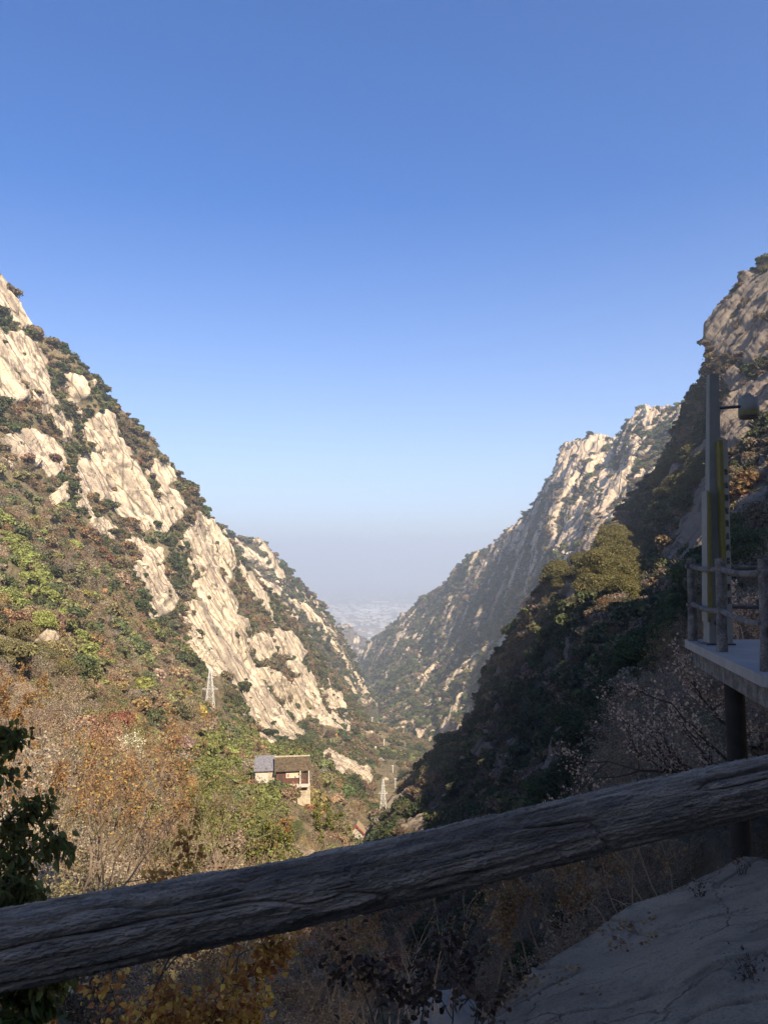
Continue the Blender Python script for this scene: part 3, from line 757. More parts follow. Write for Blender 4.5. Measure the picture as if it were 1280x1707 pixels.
# ---------------------------------------------------------------- built things
def simple_mat(name, col, rough=.85, var=.25, scale=8.0, spec=.2, bump=0, metal=0):
    m, t, b = new_mat(name, rough, spec); g = N(t); P = g.n('TexCoord').outputs['Object']
    nz = g.noise(P, scale, 6, .65)
    g.L(g.mix(g.ramp(nz, [(.3, 0), (.7, 1)]), tuple(c*(1-var) for c in col), tuple(min(1, c*(1+var)) for c in col)), b.inputs['Base Color'])
    b.inputs['Metallic'].default_value = metal
    if bump: g.bump(g.noise(P, scale*2, 8, .7), .7, bump, b)
    return m
class MB:
    def __init__(s): s.v = []; s.f = []; s.n = 0
    def add(s, V, Fq): s.v.append(np.asarray(V, float)); s.f += [[i+s.n for i in f] for f in Fq]; s.n += len(V); return s
    def box(s, c, d, rz=0, bev=0, M=None):
        x, y, z = [k/2 for k in d]
        if bev:
            bm = bmesh.new(); bmesh.ops.create_cube(bm, size=1.0); bmesh.ops.scale(bm, vec=d, verts=bm.verts)
            bmesh.ops.bevel(bm, geom=bm.edges[:], offset=bev, segments=2, affect='EDGES')
            bm.verts.ensure_lookup_table(); V = np.array([v.co[:] for v in bm.verts]); Fq = [[v.index for v in f.verts] for f in bm.faces]; bm.free()
        else:
            V = np.array([(a*x, b*y, e*z) for a in (-1, 1) for b in (-1, 1) for e in (-1, 1)]); Fq = [[0,1,3,2],[4,6,7,5],[0,4,5,1],[2,3,7,6],[0,2,6,4],[1,5,7,3]]
        R = np.array(Matrix.Rotation(rz, 3, 'Z')); V = V@R.T+np.array(c, float)
        return s.add(V, Fq)
    def prism(s, poly, z0, z1, taper=None):
        """poly (x,y) list bottom; taper: top polygon"""
        n = len(poly); top = taper or poly
        V = [(x, y, z0) for x, y in poly]+[(x, y, z1) for x, y in top]
        return s.add(V, [[i, (i+1) % n, n+(i+1) % n, n+i] for i in range(n)]+[list(range(n))[::-1], list(range(n, 2*n))])
    def bar(s, a, b, r, n=6, r2=None):
        a = np.array(a, float); b = np.array(b, float); d = b-a; d /= np.linalg.norm(d)
        h = np.array([1., 0, 0]) if abs(d[2]) > .9 else np.array([0, 0, 1.]); u = np.cross(d, h); u /= np.linalg.norm(u); w = np.cross(d, u)
        V = [a+r*(math.cos(t)*u+math.sin(t)*w) for t in [2*math.pi*k/n for k in range(n)]]+[b+(r2 or r)*(math.cos(t)*u+math.sin(t)*w) for t in [2*math.pi*k/n for k in range(n)]]
        return s.add(V, [[i, (i+1) % n, n+(i+1) % n, n+i] for i in range(n)]+[list(range(n))[::-1], list(range(n, 2*n))])
    def build(s, name, mat, parent=None, smooth=False):
        V = np.concatenate(s.v); lt = [len(f) for f in s.f]
        me = raw_mesh(name, V, [i for f in s.f for i in f], lt, (mat,), smooth=smooth)
        return link(name, me, parent)
def empty(name, loc=(0, 0, 0)):
    o = bpy.data.objects.new(name, None); C.objects.link(o); o.location = loc; o.empty_display_size = .1; return o
def log_mesh(name, pts, radii, nu, nv, amp, mat, parent=None, seed=0, caps=True, aniso=7.0, lam=.03):
    """a cast-concrete log: bark ridges run along it"""
    pts = np.array(pts, float); radii = np.array(radii, float)
    s = np.r_[0, np.cumsum(np.linalg.norm(np.diff(pts, axis=0), axis=1))]; L = s[-1]
    u = np.linspace(0, L, nu)
    xs = np.linspace(0, len(pts)-1, 200)
    sm = cr_axis(pts, 200, 0); ss = np.r_[0, np.cumsum(np.linalg.norm(np.diff(sm, axis=0), axis=1))]; ss *= L/ss[-1]
    cen = np.stack([np.interp(u, ss, sm[:, k]) for k in range(3)], 1); R = np.interp(u, s, radii)
    T = np.gradient(cen, axis=0); T /= np.linalg.norm(T, axis=1)[:, None]
    h = np.array([0, 0, 1.]) if abs(T[0, 2]) < .8 else np.array([1., 0, 0])
    U = np.cross(T, h); U /= np.linalg.norm(U, axis=1)[:, None]; Wv = np.cross(T, U)
    a = np.linspace(0, 2*math.pi, nv, endpoint=False)
    ca, sa = np.cos(a), np.sin(a)
    r0 = R.mean()
    cyl = np.stack([np.broadcast_to(u[:, None]/aniso, (nu, nv)), np.broadcast_to(ca*r0, (nu, nv)), np.broadcast_to(sa*r0, (nu, nv))], -1)+seed*3.7
    cyl2 = cyl.copy(); cyl2[..., 0] *= aniso*.6
    wob = cyl.copy(); wob[..., 0] += .5*lam*perlin(cyl2/(lam*3))
    d = fbm(wob/lam, 4, .55, True)*.5+fbm(wob/(lam*2.6)+9, 3)*.9+fbm(cyl2/(lam*.35), 4, .6)*.24
    if aniso > 10: d = d-1.1*np.exp(-np.abs(perlin(wob/(lam*1.5)+3))/.07)+.16*fbm(cyl2/(lam*.16), 3, .7)
    d = d-d.mean()
    RR = R[:, None]*.97+amp*d*.9
    V = cen[:, None, :]+RR[..., None]*(ca[None, :, None]*U[:, None, :]+sa[None, :, None]*Wv[:, None, :])
    idx = np.arange(nu*nv).reshape(nu, nv); nx = np.roll(idx, -1, 1)
    q = np.stack([idx[:-1], nx[:-1], nx[1:], idx[1:]], -1).reshape(-1, 4)
    V = V.reshape(-1, 3); fl = q.ravel().tolist(); lt = [4]*len(q)
    if caps:
        V = np.concatenate([V, [cen[0]-T[0]*r0*.08, cen[-1]+T[-1]*r0*.08]]); n0 = nu*nv
        for j in range(nv):
            fl += [n0, idx[0, (j+1) % nv], idx[0, j]]; lt.append(3)
            fl += [n0+1, idx[-1, j], idx[-1, (j+1) % nv]]; lt.append(3)
    return link(name, raw_mesh(name, V, fl, lt, (mat,), smooth=True), parent)
import bmesh
def bark_mat(name, col, sc=1.0, sd=None):
    m, t, b = new_mat(name, .95, .15); g = N(t); P = g.n('TexCoord').outputs['Object']
    
    if sd is not None: P = g.vm('SUBTRACT', P, g.vm('SCALE', tuple(sd), scale=g.math('MULTIPLY', g.vm('DOT_PRODUCT', P, tuple(sd)), .90)))
    n1 = g.noise(P, 26*sc if sd is not None else 14*sc, 7, .7); n2 = g.noise(P, 90*sc, 5, .7); n3 = g.noise(P, 420*sc, 3, .6)
    c = g.mix(g.ramp(n1, [(.38, 0), (.62, 1)]), tuple(k*.55 for k in col), tuple(k*1.35 for k in col))
    c = g.mix(g.ramp(n2, [(.38, .7), (.55, 0)]), c, (.05, .05, .05))
    g.L(c, b.inputs['Base Color'])
    g.bump(g.math('ADD', n2, g.math('MULTIPLY', n3, .5)), .8, .006/sc, b)
    return m
CONC = bark_mat('bark_cast_concrete', (.23, .195, .15), 1.0, (at(1280, 1306, 1.9)-at(0, 1582, 1.34)).normalized())
CONC2 = bark_mat('weathered_log_concrete', (.15, .135, .12), .5)
SLABM = simple_mat('grey_concrete', (.22, .205, .19), .9, .12, 3, bump=.01)
# near rail
rp = [at(-260, 1634, 1.30), at(0, 1586, 1.34), at(300, 1527, 1.45), at(640, 1456, 1.60), at(960, 1377, 1.74), at(1280, 1306, 1.90), at(1560, 1243, 2.05)]
rr_ = [118, 118, 110, 101, 96, 88, 78]
log_mesh('log_rail', rp, [w/2/F*p.y*1.0 for w, p in zip(rr_, rp)], 1500, 460, .0095, CONC, seed=1, lam=.030, aniso=14)
rail = bpy.data.objects['log_rail']; tag(rail, 'thick dark concrete rail cast like a rough tree trunk, crossing close to the viewer', 'railing')
# rail posts standing outside the picture carry it
for px_, py_, D_ in ((-200, 1622, 1.31), (1500, 1256, 2.02)):
    p = at(px_, py_, D_); log_mesh('post', [(p.x, p.y, p.z+.1), (p.x, p.y, p.z-.5), (p.x, p.y, -1.75)], [.07, .07, .075], 40, 24, .004, CONC, rail, seed=2)
# platform
def platform():
    root = empty('viewing_platform', (3.85, 8.9, -1.06)); tag(root, 'railed concrete viewing platform on a round column at the right edge', 'platform')
    inv = lambda o: (setattr(o, 'parent', root), setattr(o, 'matrix_parent_inverse', Matrix.Translation(-root.location)))
    z = -1.06
    sl_ = MB().prism([(4.23, 11.42), (3.60, 7.78), (3.66, 7.66), (4.15, 7.40), (9, 7.1), (9, 11.42)], z-.11, z).build('slab', SLABM); inv(sl_)
    bm_ = MB().prism([(4.30, 11.30), (3.70, 7.85), (4.2, 7.52), (9, 7.25), (9, 11.3)], z-.34, z-.112).build('edge_beam', CONC2); inv(bm_)
    co = log_mesh('support_column', [(4.17, 9.7, z-.33), (4.185, 9.7, -2.4), (4.21, 9.7, -4.1)], [.116, .118, .122], 60, 40, .002, simple_mat('dark_column_concrete', (.022, .02, .017), .95, .3, 5, bump=.01), seed=5); inv(co)  # near-black base colour for the column concrete
    posts = [(4.27, 11.22), (4.09, 9.82), (3.79, 8.05), (4.9, 7.48), (6.6, 11.3)]
    for k, (x, y) in enumerate(posts):
        o = log_mesh('post', [(x, y, .075-.012*k), (x+.005, y, -.5), (x, y, z-.01)], [.058, .06, .067], 70, 36, .006, CONC2, seed=10+k, lam=.03); inv(o)
    def rl(a, b, za, zb, r=.036, sd=0):
        (x0, y0), (x1, y1) = a, b; mid = ((x0+x1)/2, (y0+y1)/2, (za+zb)/2-.02)
        dx, dy = x1-x0, y1-y0; L = math.hypot(dx, dy); ex, ey = dx/L*.07, dy/L*.07
        o = log_mesh('rail', [(x0-ex, y0-ey, za+.015), mid, (x1+ex, y1+ey, zb+.01)], [r, r*.9, r*1.08], 90, 28, .006, CONC2, seed=20+sd, lam=.03); inv(o)
    rl(posts[0], posts[1], -.035, -.075, sd=0); rl(posts[0], posts[1], -.56, -.58, sd=1)
    rl(posts[1], posts[2], -.075, -.10, .038, 2); rl(posts[1], posts[2], -.58, -.615, .036, 3)
    rl(posts[2], posts[3], -.10, -.12, .038, 4); rl(posts[2], posts[3], -.60, -.62, .036, 5)
    rl(posts[0], posts[4], -.045, -.03, .034, 6); rl(posts[0], posts[4], -.58, -.585, .032, 7)
platform()
# lamp column with writing
def lamp_column():
    D = 10.75; zb = -1.06
    X = lambda px, D=D: (px-640)/F*D*1.0
    Z = lambda py, D=D: at(640, py, D).z
    root = empty('lamp_column', (X(1190), D, zb)); tag(root, 'tall grey tapering column with yellow stripes, black writing and a drum lamp on an arm', 'lamp post')
    inv = lambda o: (setattr(o, 'parent', root), setattr(o, 'matrix_parent_inverse', Matrix.Translation(-root.location)))
    grey = simple_mat('grey_green_paint', (.17, .17, .15), .6, .12, 6); yel = simple_mat('yellow_paint', (.15, .13, .04), .6, .15, 10); dark = simple_mat('dark_metal', (.06, .06, .06), .5, .2, 10)
    black = simple_mat('black_lettering', (.02, .02, .02), .7, .1, 5); glass = simple_mat('pale_diffuser', (.3, .3, .3), .4, .05, 5)
    d2 = .10
    P1 = [(X(1172), D-d2), (X(1200), D-d2), (X(1200), D+d2), (X(1172), D+d2)]; P2 = [(X(1186.5), D-.05), (X(1202), D-.05), (X(1202), D+.05), (X(1186.5), D+.05)]
    inv(MB().prism(P1, zb, Z(625), P2).build('shaft', grey))
    zt = Z(736)
    V = [(X(1199.5), D-.16), (X(1211), D-.10), (X(1211), D+.06), (X(1199.5), D+.06)]; V2 = [(X(1198.5), D-.16), (X(1211), D-.10), (X(1211), D+.06), (X(1198.5), D+.06)]
    f = MB().prism(V, zb, zt, V2); f.v[0][4, 2] += .035; f.v[0][7, 2] += .035; inv(f.build('lettered_fin', grey))
    # stripe between shaft and fin, stripe on the left flank
    inv(MB().prism([(X(1192.5), D-.185), (X(1198.8), D-.185), (X(1198.8), D-.05), (X(1192.5), D-.05)], Z(1000), Z(737)).build('yellow_stripe', yel))
    s = MB().prism([(X(1168.5), D-.13), (X(1171), D-.13), (X(1171), D+.05), (X(1168.5), D+.05)], Z(1036), Z(819), [(X(1173), D-.13), (X(1175), D-.13), (X(1175), D+.05), (X(1173), D+.05)]); inv(s.build('flank_panel', grey))
    inv(MB().prism([(X(1170.5), D-.15), (X(1176.5), D-.15), (X(1176.5), D-.02), (X(1170.5), D-.02)], Z(1030), Z(822), [(X(1174), D-.15), (X(1179.5), D-.15), (X(1179.5), D-.02), (X(1174), D-.02)]).build('yellow_stripe', yel))
    inv(MB().box(((X(1165)+X(1212))/2, D, zb+.012), (X(1213)-X(1166), .34, .02)).build('base_plate', dark))
    pl = MB().bar((X(1184), D-.102, Z(1038)), (X(1184), D-.108, Z(1038)), .03, 14); inv(pl.build('round_badge', dark))
    # arm and drum
    za = Z(680); a0 = (X(1198), D-.02, Z(681)); a1 = (X(1242), D-.02, Z(678))
    inv(MB().bar(a0, a1, .021, 12).build('arm', dark))
    cx = X(1253.5); zc0, zc1 = Z(697), Z(664)
    def drum(r0, r1, z0, z1, n=40):
        m = MB(); m.bar((cx, D, z0), (cx, D, z1), r0, n, r1); return m
    r = (X(1270)-X(1237))/2
    dr = drum(r, r*.98, zc0+.02, zc1).build('lamp_drum', grey); inv(dr)
    for f_ in dr.data.polygons: f_.use_smooth = len(f_.vertices) == 4
    inv(drum(r*1.012, r*1.012, Z(692), Z(686.5)).build('yellow_band', yel))
    inv(drum(r*.9, r*.96, zc0-.004, zc0+.02).build('lamp_rim', dark))
    bm = bmesh.new(); bmesh.ops.create_uvsphere(bm, u_segments=16, v_segments=10, radius=.058); me = bpy.data.meshes.new('cap'); bm.to_mesh(me); bm.free(); me.materials.append(grey)
    cp = link('cap', me); cp.location = (cx-.01, D, zc1+.02); me.polygons.foreach_set('use_smooth', [True]*len(me.polygons)); cp.parent = root; cp.matrix_parent_inverse = Matrix.Translation(-root.location)
    inv(MB().bar((cx+.045, D, zc1-.01), (cx+.065, D, zc1+.045), .012, 8).bar((cx-.07, D, zc1-.01), (cx-.085, D, zc1+.04), .01, 8).build('lamp_bracket', glass))
    ang = math.atan2(.06, X(1211)-X(1199.5))
    for ch, py in zip('华山国家重点风景名胜区', (790, 811, 832, 853, 874, 895, 914, 936, 956, 979, 1001)):
        cu = bpy.data.curves.new('lettering', 'FONT'); cu.body = ch; cu.size = .095; cu.align_x = 'CENTER'; cu.align_y = 'CENTER'; cu.extrude = .0015; cu.offset = .0012
        cu.materials.append(black); o = bpy.data.objects.new('lettering', cu); C.objects.link(o)
        o.location = ((X(1199.5)+X(1211))/2, D-.1345, Z(py)); o.rotation_euler = (rad(90), 0, ang); o.scale = (.85, 1, 1)
        inv(o)
lamp_column()

# near granite slab
def slab_rock():
    cols = [[(640,1900,5.2),(640,1960,4.6),(640,2050,4.0)],
            [(770,1735,5.6),(790,1790,5.0),(790,1950,4.2)],
            [(835,1678,6.0),(870,1760,5.0),(870,1950,4.0)],
            [(900,1612,6.6),(960,1720,5.0),(960,1950,3.6)],
            [(980,1562,7.2),(1050,1700,5.0),(1050,1950,3.4)],
            [(1050,1517,7.8),(1130,1660,5.1),(1140,1950,3.2)],
            [(1130,1480,8.4),(1200,1600,5.4),(1230,1950,3.0)],
            [(1215,1442,9.1),(1270,1570,5.6),(1310,1950,2.8)],
            [(1250,1432,9.2),(1340,1540,5.6),(1400,1950,2.7)],
            [(1330,1440,9.0),(1420,1520,5.6),(1500,1950,2.6)],
            [(1480,1420,8.6),(1560,1500,5.4),(1700,1950,2.5)]]
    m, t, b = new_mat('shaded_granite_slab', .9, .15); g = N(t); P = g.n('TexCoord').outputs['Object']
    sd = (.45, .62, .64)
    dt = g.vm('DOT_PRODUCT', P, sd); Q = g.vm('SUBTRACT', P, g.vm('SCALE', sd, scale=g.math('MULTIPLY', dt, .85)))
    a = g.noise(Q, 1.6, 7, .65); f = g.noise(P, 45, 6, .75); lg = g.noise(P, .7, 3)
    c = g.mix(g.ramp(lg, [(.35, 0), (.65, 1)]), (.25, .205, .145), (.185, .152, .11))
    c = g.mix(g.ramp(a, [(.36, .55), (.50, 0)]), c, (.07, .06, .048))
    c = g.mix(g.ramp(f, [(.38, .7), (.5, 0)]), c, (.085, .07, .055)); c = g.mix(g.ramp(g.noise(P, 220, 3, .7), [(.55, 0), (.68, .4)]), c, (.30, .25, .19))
    li = g.noise(P, 3.2, 7, .75); c = g.mix(g.ramp(li, [(.55, 0), (.66, .75)]), c, (.075, .07, .055))
    vo = g.n('TexVoronoi', feature='DISTANCE_TO_EDGE'); g.L(g.vm('ADD', Q, g.vm('SCALE', g.nz3(P, 2.2), scale=.5)), vo.inputs['Vector']); vo.inputs['Scale'].default_value = .42
    ck = g.ramp(vo.outputs[0], [(0, 0), (.0035, 1)]); c = g.mix(g.math('ADD', .45, g.math('MULTIPLY', ck, .55)), (.03, .027, .024), c)
    g.L(c, b.inputs['Base Color']); g.bump(g.math('ADD', g.math('ADD', a, g.math('MULTIPLY', f, .7)), ck), .9, .04, b)
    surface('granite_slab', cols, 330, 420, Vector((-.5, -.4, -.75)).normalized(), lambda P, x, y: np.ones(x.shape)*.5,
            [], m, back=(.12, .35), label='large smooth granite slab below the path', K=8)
    o = bpy.data.objects['granite_slab']; me = o.data
    S = SURF['granite_slab']; P = S['P']; Nn = S['N']
    sdv = np.array(Vector((-.6, -.45, -.65)).normalized()); Q = P-.8*(P*sdv).sum(-1, keepdims=True)*sdv
    r_ = fbm(Q/.7, 4, .5); d = .05*fbm(P/1.6, 3, .45)+.018*r_+.006*fbm(P/.15, 4, .6)-.05*sstep(np.abs(perlin(Q/.9+4))*-1, -.05, 0)
    P = P+Nn*d[..., None]; me.vertices.foreach_set('co', P.astype(np.float32).ravel()); me.update()
    del o['kind']; tag(o, 'large smooth grey granite slab rising at the lower right corner', 'rock')
slab_rock()

# masts and poles
STEEL = simple_mat('galvanised_steel', (.55, .56, .55), .5, .1, 2, .4)
def pylon(px, ytop, ybase, arm, label):
    b = ground(px, ybase); D = b.y; H = (ybase-ytop)/F*D*1.03
    root = empty('lattice_mast', b); tag(root, label, 'pylon', 'lattice masts in the valley')
    w = H*.11; wt = H*.022; t = max(.035, D/F*.30)
    def lvl(f): return w+(wt-w)*min(1, f*1.0)
    m = MB(); fr = [0, .16, .31, .45, .58, .70, .82, 1.0]
    for sx in (-1, 1):
        for sy in (-1, 1): m.bar((sx*w, sy*w, -.5), (sx*wt, sy*wt, H), t*1.15, 4)
    m.build('mast_legs', STEEL, root); m = MB()
    for i in range(len(fr)-1):
        a, c = lvl(fr[i]), lvl(fr[i+1]); z0, z1 = fr[i]*H, fr[i+1]*H
        for s in (-1, 1):
            m.bar((-a, s*a, z0), (c, s*c, z1), t*.7, 3); m.bar((a, s*a, z0), (-c, s*c, z1), t*.7, 3)
            m.bar((s*a, -a, z0), (s*c, c, z1), t*.7, 3); m.bar((-c, s*c, z1), (c, s*c, z1), t*.7, 3)
    m.build('bracing', STEEL, root)
    for z, L in ((H*.50, arm), (H*.78, arm*.45)):
        m = MB(); m.bar((-L, 0, z), (L, 0, z), t*1.5, 4)
        if z < H*.6: m.bar((-L, 0, z), (-w*.4, 0, z+H*.1), t*.8, 3); m.bar((L, 0, z), (w*.4, 0, z+H*.1), t*.8, 3)
        m.build('cross_arm', STEEL, root)
    m = MB(); m.bar((0, 0, H), (0, 0, H*1.07), t, 4).build('mast_tip', STEEL, root)
    return root
g0 = ground(355, 1178)
pylon(355, 1114, 1178, 13/F*g0.y, 'white lattice mast rising before the pale cliff on the left slope')
g0 = ground(641, 1341)
pylon(641, 1298, 1341, 7/F*g0.y, 'small white lattice mast on the valley floor beside the shadow edge')
def pole(px, yt, yb, label):
    b = ground(px, yb); H = (yb-yt)/F*b.y; root = empty('utility_pole', b); tag(root, label, 'pole', 'thin white poles along the valley floor')
    t = b.y/F*.55
    MB().bar((0, 0, -2), (0, 0, H), t, 6).build('mast', STEEL, root); MB().bar((-H*.16, 0, H*.93), (H*.16, 0, H*.93), t*.7, 4).build('cross_arm', STEEL, root)
pole(641.7, 1229, 1239, 'topmost white pole on the green slope above the red bush')
pole(658.6, 1271, 1283, 'white pole with a crossarm between the two other poles')
pole(655.5, 1292, 1308, 'tallest white pole, just above and right of the small mast')
pole(625, 1191, 1203, 'faint white pole at the foot of the far narrow gorge')

# hillside house
def house():
    D = min(ground(x, y).y for x in range(424, 518, 6) for y in (1298, 1304))-2.5; b = at(487, 1306, D); u = D/F
    root = empty('hillside_house', b); root.rotation_euler = (0, 0, rad(9)); tag(root, 'old red walled house with a mossy brown roof, perched on a pale stone base', 'house')
    thatch = simple_mat('mossy_tiles', (.075, .058, .038), .95, .5, 1.6, bump=.15); red = simple_mat('red_timber', (.10, .045, .035), .8, .35, 1.5); white = simple_mat('white_plaster', (.42, .40, .34), .9, .2, 1.5)
    stone = simple_mat('pale_masonry', (.36, .31, .23), .95, .4, 1.3, bump=.2); darkm = simple_mat('dark_timber', (.06, .045, .035), .9, .2, 2)  # dark brown timber colour for windows, doors and the corner post
    W, Dp, Hh = 54*u, 5.2, 22*u
    x0 = -26*u; x1 = x0+W
    MB().box(((x0+x1)/2, Dp/2, Hh/2), (W, Dp, Hh)).build('wall', red, root)
    # gabled roof
    ov = .7; zr = Hh+2.5; r = MB()
    xa, xb = x0-.4, x1+.3; th = .22
    for s, y0 in ((1, -ov), (-1, Dp+ov)):
        ym = Dp/2; V = [(xa, y0, Hh-.25), (xb, y0, Hh-.25), (xb, ym, zr), (xa, ym, zr)]
        V += [(x, y, z+th) for x, y, z in V]; r.add(V, [[0,1,2,3],[7,6,5,4],[0,4,5,1],[1,5,6,2],[2,6,7,3],[3,7,4,0]])
    rf = r.build('roof', thatch, root); MB().box(((xa+xb)/2, Dp/2, zr+.2), (xb-xa, .35, .3)).build('roof_ridge', stone, rf)
    MB().add([(x0, 0, Hh), (x0, Dp, Hh), (x0, Dp/2, zr), (x0-.02, Dp/2, zr)], [[0, 1, 2]]).add([(x1, 0, Hh), (x1, Dp, Hh), (x1, Dp/2, zr)], [[0, 1, 2]]).build('gable', red, root)
    for px in (500-487, 514-487): MB().box((px*u, -ov+.15, Hh/2-.3), (2.0*u, .3, Hh+.4)).build('pillar', white, root)
    bn = MB().box(((488-487)*u, -.12, Hh*.60), (22*u, .08, 8.5*u)).build('banner', white, root)
    pat = simple_mat('banner_red_print', (.75, .12, .10), .8, .3, 3); py = simple_mat('banner_orange_print', (.85, .45, .10), .8, .3, 3)
    rs_ = random.Random(4); m = MB()
    for k in range(7): m.box(((482+k*2.1-487)*u+u*2.2, -.17, Hh*.60+rs_.uniform(-.6, .6)*u*1.2), (1.5*u, .02, 1.6*u))
    m.build('banner_print', py, bn); MB().box(((480.5-487)*u, -.17, Hh*.60), (3.0*u, .02, 5*u)).box((497.5*u-487*u, -.17, Hh*.66), (2*u, .02, 3*u)).build('banner_mark', pat, bn)
    for k in range(3): MB().box(((503+3.6*k-487)*u, -.06, Hh*.52), (2.6*u, .06, 9*u)).build('window', darkm, root)
    MB().box((-18*u, -.06, Hh*.4), (6*u, .08, 12*u)).build('door', darkm, root)
    # masonry base, terrace and tower under the right half
    MB().box((19*u, 1.2, -5.0), (21*u, 4.2, 9.6)).build('stone_base', stone, root)
    MB().box((-10*u, 2.6, -3.2), (40*u, 5, 6.2)).build('terrace_wall', stone, root)
    MB().box((12*u, -1.3, -.3), (28*u, 1.6, .35)).build('balcony', white, root)
    for k in (7, 12): MB().box((k*u, -.96, -2.2-.5*(k > 8)), (4*u, .12, 4*u)).build('window', red if k == 7 else darkm, root)
    # lean-to with slate roof at the left
    r2 = empty('slate_roof_shed', b+Vector((-45*u, .4, 0))); r2.rotation_euler = (0, 0, rad(7)); tag(r2, 'small white shed with pale grey slate roof joined to the red house', 'shed')
    slate = simple_mat('pale_slate', (.13, .13, .15), .7, .4, 2.2, bump=.1)
    w2 = 31*u; h2 = 20*u
    MB().box((0, 2.2, h2/2), (w2, 4.4, h2)).build('wall', white, r2)
    V = [(-w2/2-.3, -.5, h2-.1), (w2/2+.3, -.5, h2-.1), (w2/2+.3, 3.6, h2+2.7), (-w2/2-.3, 3.6, h2+2.7)]; V += [(x, y, z+.18) for x, y, z in V]
    MB().add(V, [[0,1,2,3],[7,6,5,4],[0,4,5,1],[1,5,6,2],[2,6,7,3],[3,7,4,0]]).build('roof', slate, r2)
    MB().box((w2/2-.8, -.05, h2*.5), (1.4, .1, h2*.9)).build('door', stone, r2); MB().box((-w2/2-.6, 1, h2*.3-1), (.5, .5, h2*1.4)).build('corner_post', darkm, r2)
    MB().box((0, 2.2, -2.5), (w2*.96, 4, 5)).build('stone_base', stone, r2)
house()
def gate_house():
    g0 = ground(594, 1398); D = g0.y; u = D/F; b = at(594, 1400, D-1.5)
    root = empty('gate_building', b); root.rotation_euler = (0, 0, rad(-6)); tag(root, 'small white gabled building with red bargeboards in the valley bottom', 'building')
    white = simple_mat('cream_plaster', (.36, .33, .27), .9, .25, 1.5); red = simple_mat('red_bargeboard', (.20, .045, .035), .7, .25, 2); tile = simple_mat('brown_tiles', (.25, .19, .12), .9, .3, 2); darkm = simple_mat('dark_opening', (.05, .04, .035), .9, .1, 2)
    W = 22*u; H = 12*u; R = 11*u; L = 22*u
    V = [(-W/2, 0, 0), (W/2, 0, 0), (W/2, 0, H), (0, 0, H+R), (-W/2, 0, H)]; V += [(x, L, z) for x, y, z in V]
    MB().add(V, [[0,1,2,3,4],[9,8,7,6,5],[0,5,6,1],[1,6,7,2],[0,4,9,5]]).build('wall', white, root)
    m = MB()
    for s in (-1, 1):
        V = [(s*(W/2+3*u), -2*u, H-2.6*u), (0, -2*u, H+R+.6*u), (0, L+u, H+R+.6*u), (s*(W/2+3*u), L+u, H-2.6*u)]; V += [(x, y, z+.9*u) for x, y, z in V]
        m.add(V, [[0,1,2,3],[7,6,5,4],[0,4,5,1],[1,5,6,2],[2,6,7,3],[3,7,4,0]])
    m.build('roof', tile, root)
    for s in (-1, 1):
        V = [(s*(W/2+3*u), -2.5*u, H-4.6*u), (0, -2.5*u, H+R-2.2*u), (0, -2.5*u, H+R+1.6*u), (s*(W/2+3*u), -2.5*u, H-1.4*u)]; V += [(x, y+.45*u, z) for x, y, z in V]
        MB().add(V, [[0,1,2,3],[7,6,5,4],[0,4,5,1],[1,5,6,2],[2,6,7,3],[3,7,4,0]]).build('bargeboard', red, root)
    MB().box((-4*u, -.1*u, H*.4), (2*u, .3*u, H*.8)).build('door', darkm, root); MB().box((5*u, -.1*u, H*.5), (3*u, .3*u, 3*u)).build('window', darkm, root)
gate_house()

# town on the plain
def town():
    r = random.Random(11); roofw = simple_mat('bright_metal_roofs', (.85, .87, .9), .5, .05, .01); wl = simple_mat('pale_walls', (.55, .53, .50), .9, .1, .01)
    def shed(px, py, w, d, h):
        z = -600; b = (853.5-py)/F; el = (b*CP+SP)/(CP-b*SP); D = z/el; x = (px-640)/F*D
        root = empty('warehouse', (x, D, z)); root.rotation_euler = (0, 0, r.uniform(-.1, .1))
        MB().box((0, 0, h/2), (w, d, h)).build('wall', wl, root)
        V = [(-w/2, -d/2, h), (w/2, -d/2, h), (w/2, 0, h+4), (-w/2, 0, h+4), (w/2, d/2, h), (-w/2, d/2, h)]
        MB().add(V, [[0,1,2,3],[3,2,4,5],[1,4,2],[0,3,5]]).build('roof', roofw, root)
        return root
    for px, py, w, d, h, l in ((616, 1018, 240, 100, 14, 'long white-roofed warehouse at the middle of the distant town'), (660, 1015, 90, 60, 14, 'short bright shed at the right of the distant town'),
                               (633, 1004, 260, 60, 10, 'thin pale roofed hall highest in the distant town'), (626, 1022, 70, 50, 12, 'small white shed just below the longest warehouse')):
        o = shed(px, py, w, d, h); tag(o, l, 'warehouse', 'white-roofed sheds of the distant town')
    m = MB(); rr = np.random.RandomState(2)
    for k in range(800):
        px = rr.uniform(530, 720); py = 1008+abs(rr.normal())*16 if rr.rand() < .7 else rr.uniform(985, 1070)
        b = (853.5-py)/F; el = (b*CP+SP)/(CP-b*SP); D = -600/el; x = (px-640)/F*D
        w, d, h = rr.uniform(12, 60), rr.uniform(12, 40), rr.uniform(6, 18); m.box((x, D, -600+h/2), (w, d, h), rr.uniform(-.3, .3))
    o = m.build('town', simple_mat('town_blocks', (.42, .41, .40), .8, .4, .004)); tag(o, 'hazy pale specks of the far town on the plain', 'town', None, 'stuff')
town()
